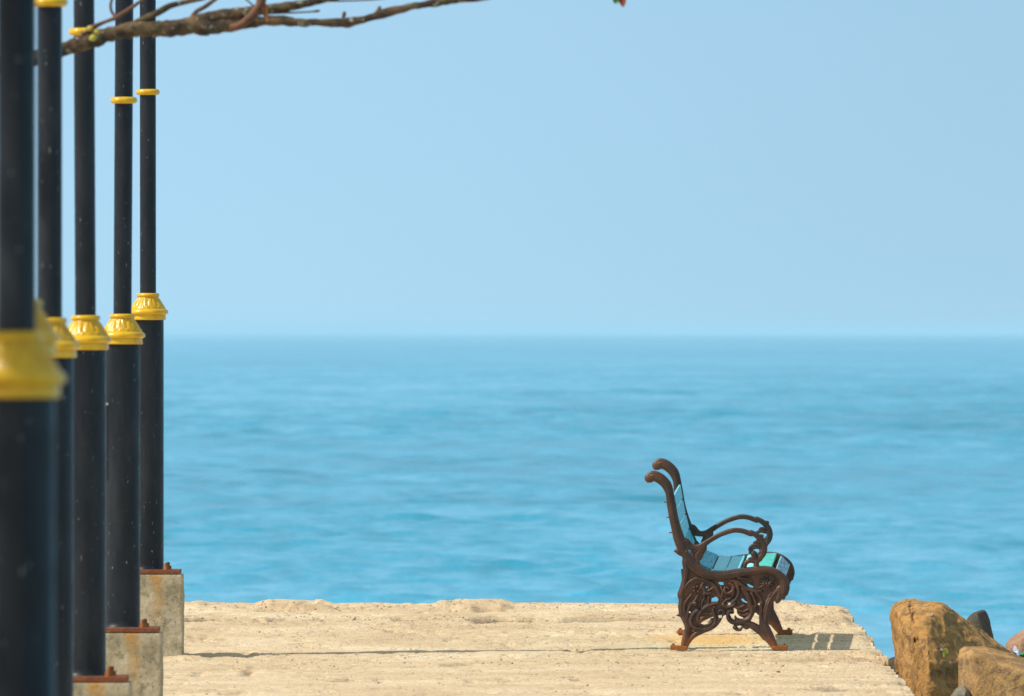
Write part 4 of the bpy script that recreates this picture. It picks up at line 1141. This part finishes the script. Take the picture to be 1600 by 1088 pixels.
# ------------------------------------------------------------------ LITTER
def sheet(name, quad, Yq, mat, lab, cat, cr=0.006, n=10, seed=0, thick=0.001):
    """a crumpled scrap; quad: four photo points, Yq their distances"""
    P = [place(p[0], p[1], y_) for p, y_ in zip(quad, Yq)]
    cen = sum(P, Vector()) / 4
    bm = bmesh.new(); rows = []
    for i in range(n + 1):
        row = []
        for j in range(n + 1):
            u_, v_ = i / n, j / n
            p = (P[0] * (1 - u_) + P[1] * u_) * (1 - v_) + (P[3] * (1 - u_) + P[2] * u_) * v_
            p = p - cen + cr * mnoise.noise_vector(p * 45 + Vector((seed, 0, 0)))
            p.y -= cr * 0.8 * abs(mnoise.noise(p * 90 + Vector((0, seed, 0))))
            row.append(bm.verts.new(p))
        rows.append(row)
    for i in range(n):
        for j in range(n): bm.faces.new((rows[i][j], rows[i + 1][j], rows[i + 1][j + 1], rows[i][j + 1]))
    bmesh.ops.solidify(bm, geom=bm.faces[:], thickness=thick)
    o = from_bm(name, bm, mat, None); o.location = cen
    return tag(o, lab, cat)
from mathutils.bvhtree import BVHTree
def on(ob, corners, lift=0.006):
    """distances at which those photo corners meet the stone's surface"""
    t_ = BVHTree.FromPolygons([v.co + ob.location for v in ob.data.vertices], [p.vertices[:] for p in ob.data.polygons])
    out = []
    for (a_, b_) in corners:
        d_ = (place(a_, b_, 70) - Vector((0, 0, CAMZ))).normalized()
        h_ = t_.ray_cast(Vector((0, 0, CAMZ)), d_)
        out.append((h_[0].y - lift) if h_[0] is not None else None)
    ok = [o_ for o_ in out if o_ is not None] or [69.0]
    return [o_ if o_ is not None else sum(ok) / len(ok) for o_ in out]
Q1 = [c7(765, 670), c7(800, 650), c7(825, 690), c7(775, 740)]
Q2 = [c7(748, 655), c7(768, 652), c7(770, 678), c7(752, 680)]
Q3 = [c7(652, 342), c7(680, 338), c7(684, 358), c7(660, 362)]
Q4 = [c7(1378, 660), c7(1560, 520), c7(1600, 700), c7(1440, 712)]
sheet('wrapper', [c7(765, 670), c7(800, 650), c7(825, 690), c7(775, 740)], on(big, Q1, 0.012), plain('yellow_film', (0.62, 0.62, 0.03), 0.3, (0.75, 0.72, 0.12), 30),
      'small yellow wrapper stuck to the face of the big ochre boulder', 'litter', 0.004, 8, 1)
sheet('paper_scrap', [c7(748, 655), c7(768, 652), c7(770, 678), c7(752, 680)], on(big, Q2, 0.009), plain('white_scrap', (0.7, 0.66, 0.68), 0.6),
      'tiny whitish scrap just left of the yellow wrapper on the boulder', 'litter', 0.003, 5, 2)
sheet('paper_scrap', [c7(652, 342), c7(680, 338), c7(684, 358), c7(660, 362)], on(big, Q3, 0.009), plain('pinkish_scrap', (0.72, 0.60, 0.66), 0.6),
      'tiny pale scrap near the top of the big ochre boulder', 'litter', 0.003, 5, 3)
m = M('printed_plastic'); c = m.coord()
wv = m.n('ShaderNodeTexWave'); wv.inputs['Scale'].default_value = 2.2; wv.inputs['Distortion'].default_value = 3; wv.inputs['Detail'].default_value = 3
mp = m.n('ShaderNodeMapping'); mp.inputs['Rotation'].default_value = (0, R(35), 0); m.l(m.tc.outputs['Object'], mp.inputs[0]); m.l(mp.outputs[0], wv.inputs[0])
m.col(m.ramp(wv.outputs['Fac'], [(0.0, (0.10, 0.45, 0.08)), (0.22, (0.20, 0.55, 0.75)), (0.4, (0.80, 0.82, 0.85)), (0.75, (0.75, 0.78, 0.86)), (0.92, (0.35, 0.30, 0.65))])).rough(0.25)
sheet('plastic_bag', [c7(1378, 660), c7(1560, 520), c7(1600, 700), c7(1440, 712)], on(pinkr, Q4, 0.03), m.m,
      'crumpled white, blue and green plastic bag on the pinkish rock at the right edge', 'litter', 0.012, 14, 4)
YR = F * CAMZ / (1050 - HY)
pr = place(1216, 1050, YR)
bm = bmesh.new()
bmesh.ops.create_icosphere(bm, subdivisions=2, radius=1)
for v in bm.verts: v.co = Vector((v.co.x * 0.010, v.co.y * 0.035, v.co.z * 0.005)) * (1 + 0.4 * mnoise.noise(v.co * 2))
o = from_bm('petal', bm, plain('red_petal', (0.55, 0.02, 0.04), 0.5), None)
o.location = (pr.x, pr.y, ground_z(pr.x, pr.y) + 0.004)
tag(o, 'tiny red fallen petal lying on the concrete in front of the bench', 'petal')
# loose grit along the edges and cracks
CR = plain('concrete_crumb', (0.36, 0.28, 0.19), 0.95, (0.60, 0.50, 0.36), 30)
rc = np.random.RandomState(11)
NV, NQ = [], []
for i in range(900):
    u = rc.rand()
    if u < 0.30: x_, y_ = rc.uniform(-1.6, 1.6), rc.normal(73.75, 0.15)
    elif u < 0.62: x_, y_ = rc.uniform(-1.7, 1.6), rc.normal(72.66, 0.12)
    elif u < 0.80: x_, y_ = rc.uniform(-1.3, 1.7), rc.normal(68.6, 0.5)
    else: x_, y_ = rc.uniform(-1.6, 1.65), rc.uniform(62, 73.6)
    if y_ > 73.95: continue
    s_ = 0.0022 + 0.006 * rc.rand() ** 2.5
    z_ = ground_z(x_, y_) + s_ * 0.3
    base = len(NV)
    for dx_ in (-1, 1):
        for dy_ in (-1, 1):
            for dz_ in (-1, 1):
                j = rc.uniform(0.45, 1.0, 3)
                NV.append((x_ + dx_ * s_ * j[0], y_ + dy_ * s_ * j[1], z_ + dz_ * s_ * 0.7 * j[2]))
    for q in ((0, 1, 3, 2), (4, 6, 7, 5), (0, 4, 5, 1), (2, 3, 7, 6), (0, 2, 6, 4), (1, 5, 7, 3)): NQ.append([base + t for t in q])
o = link('concrete_grit', np_mesh('concrete_grit', NV, np.array(NQ)), CR, None, smooth=False)
tag(o, kind='stuff')

# ------------------------------------------------------------------ HAZE
bm = bmesh.new(); box_bm(bm, -95000, 95000, -95000, 95000, -3.2, 7.4)
hz = from_bm('haze', bm, None, None, smooth=False)
hm = bpy.data.materials.new('haze'); hm.use_nodes = True
t = hm.node_tree; t.nodes.remove(t.nodes['Principled BSDF'])
pv = t.nodes.new('ShaderNodeVolumePrincipled')
pv.inputs['Color'].default_value = (0.64, 0.87, 0.98, 1)
pv.inputs['Density'].default_value = 0.0001
pv.inputs['Anisotropy'].default_value = 0.0
t.links.new(pv.outputs[0], t.nodes['Material Output'].inputs['Volume'])
hz.data.materials.append(hm)
tag(hz, kind='stuff')
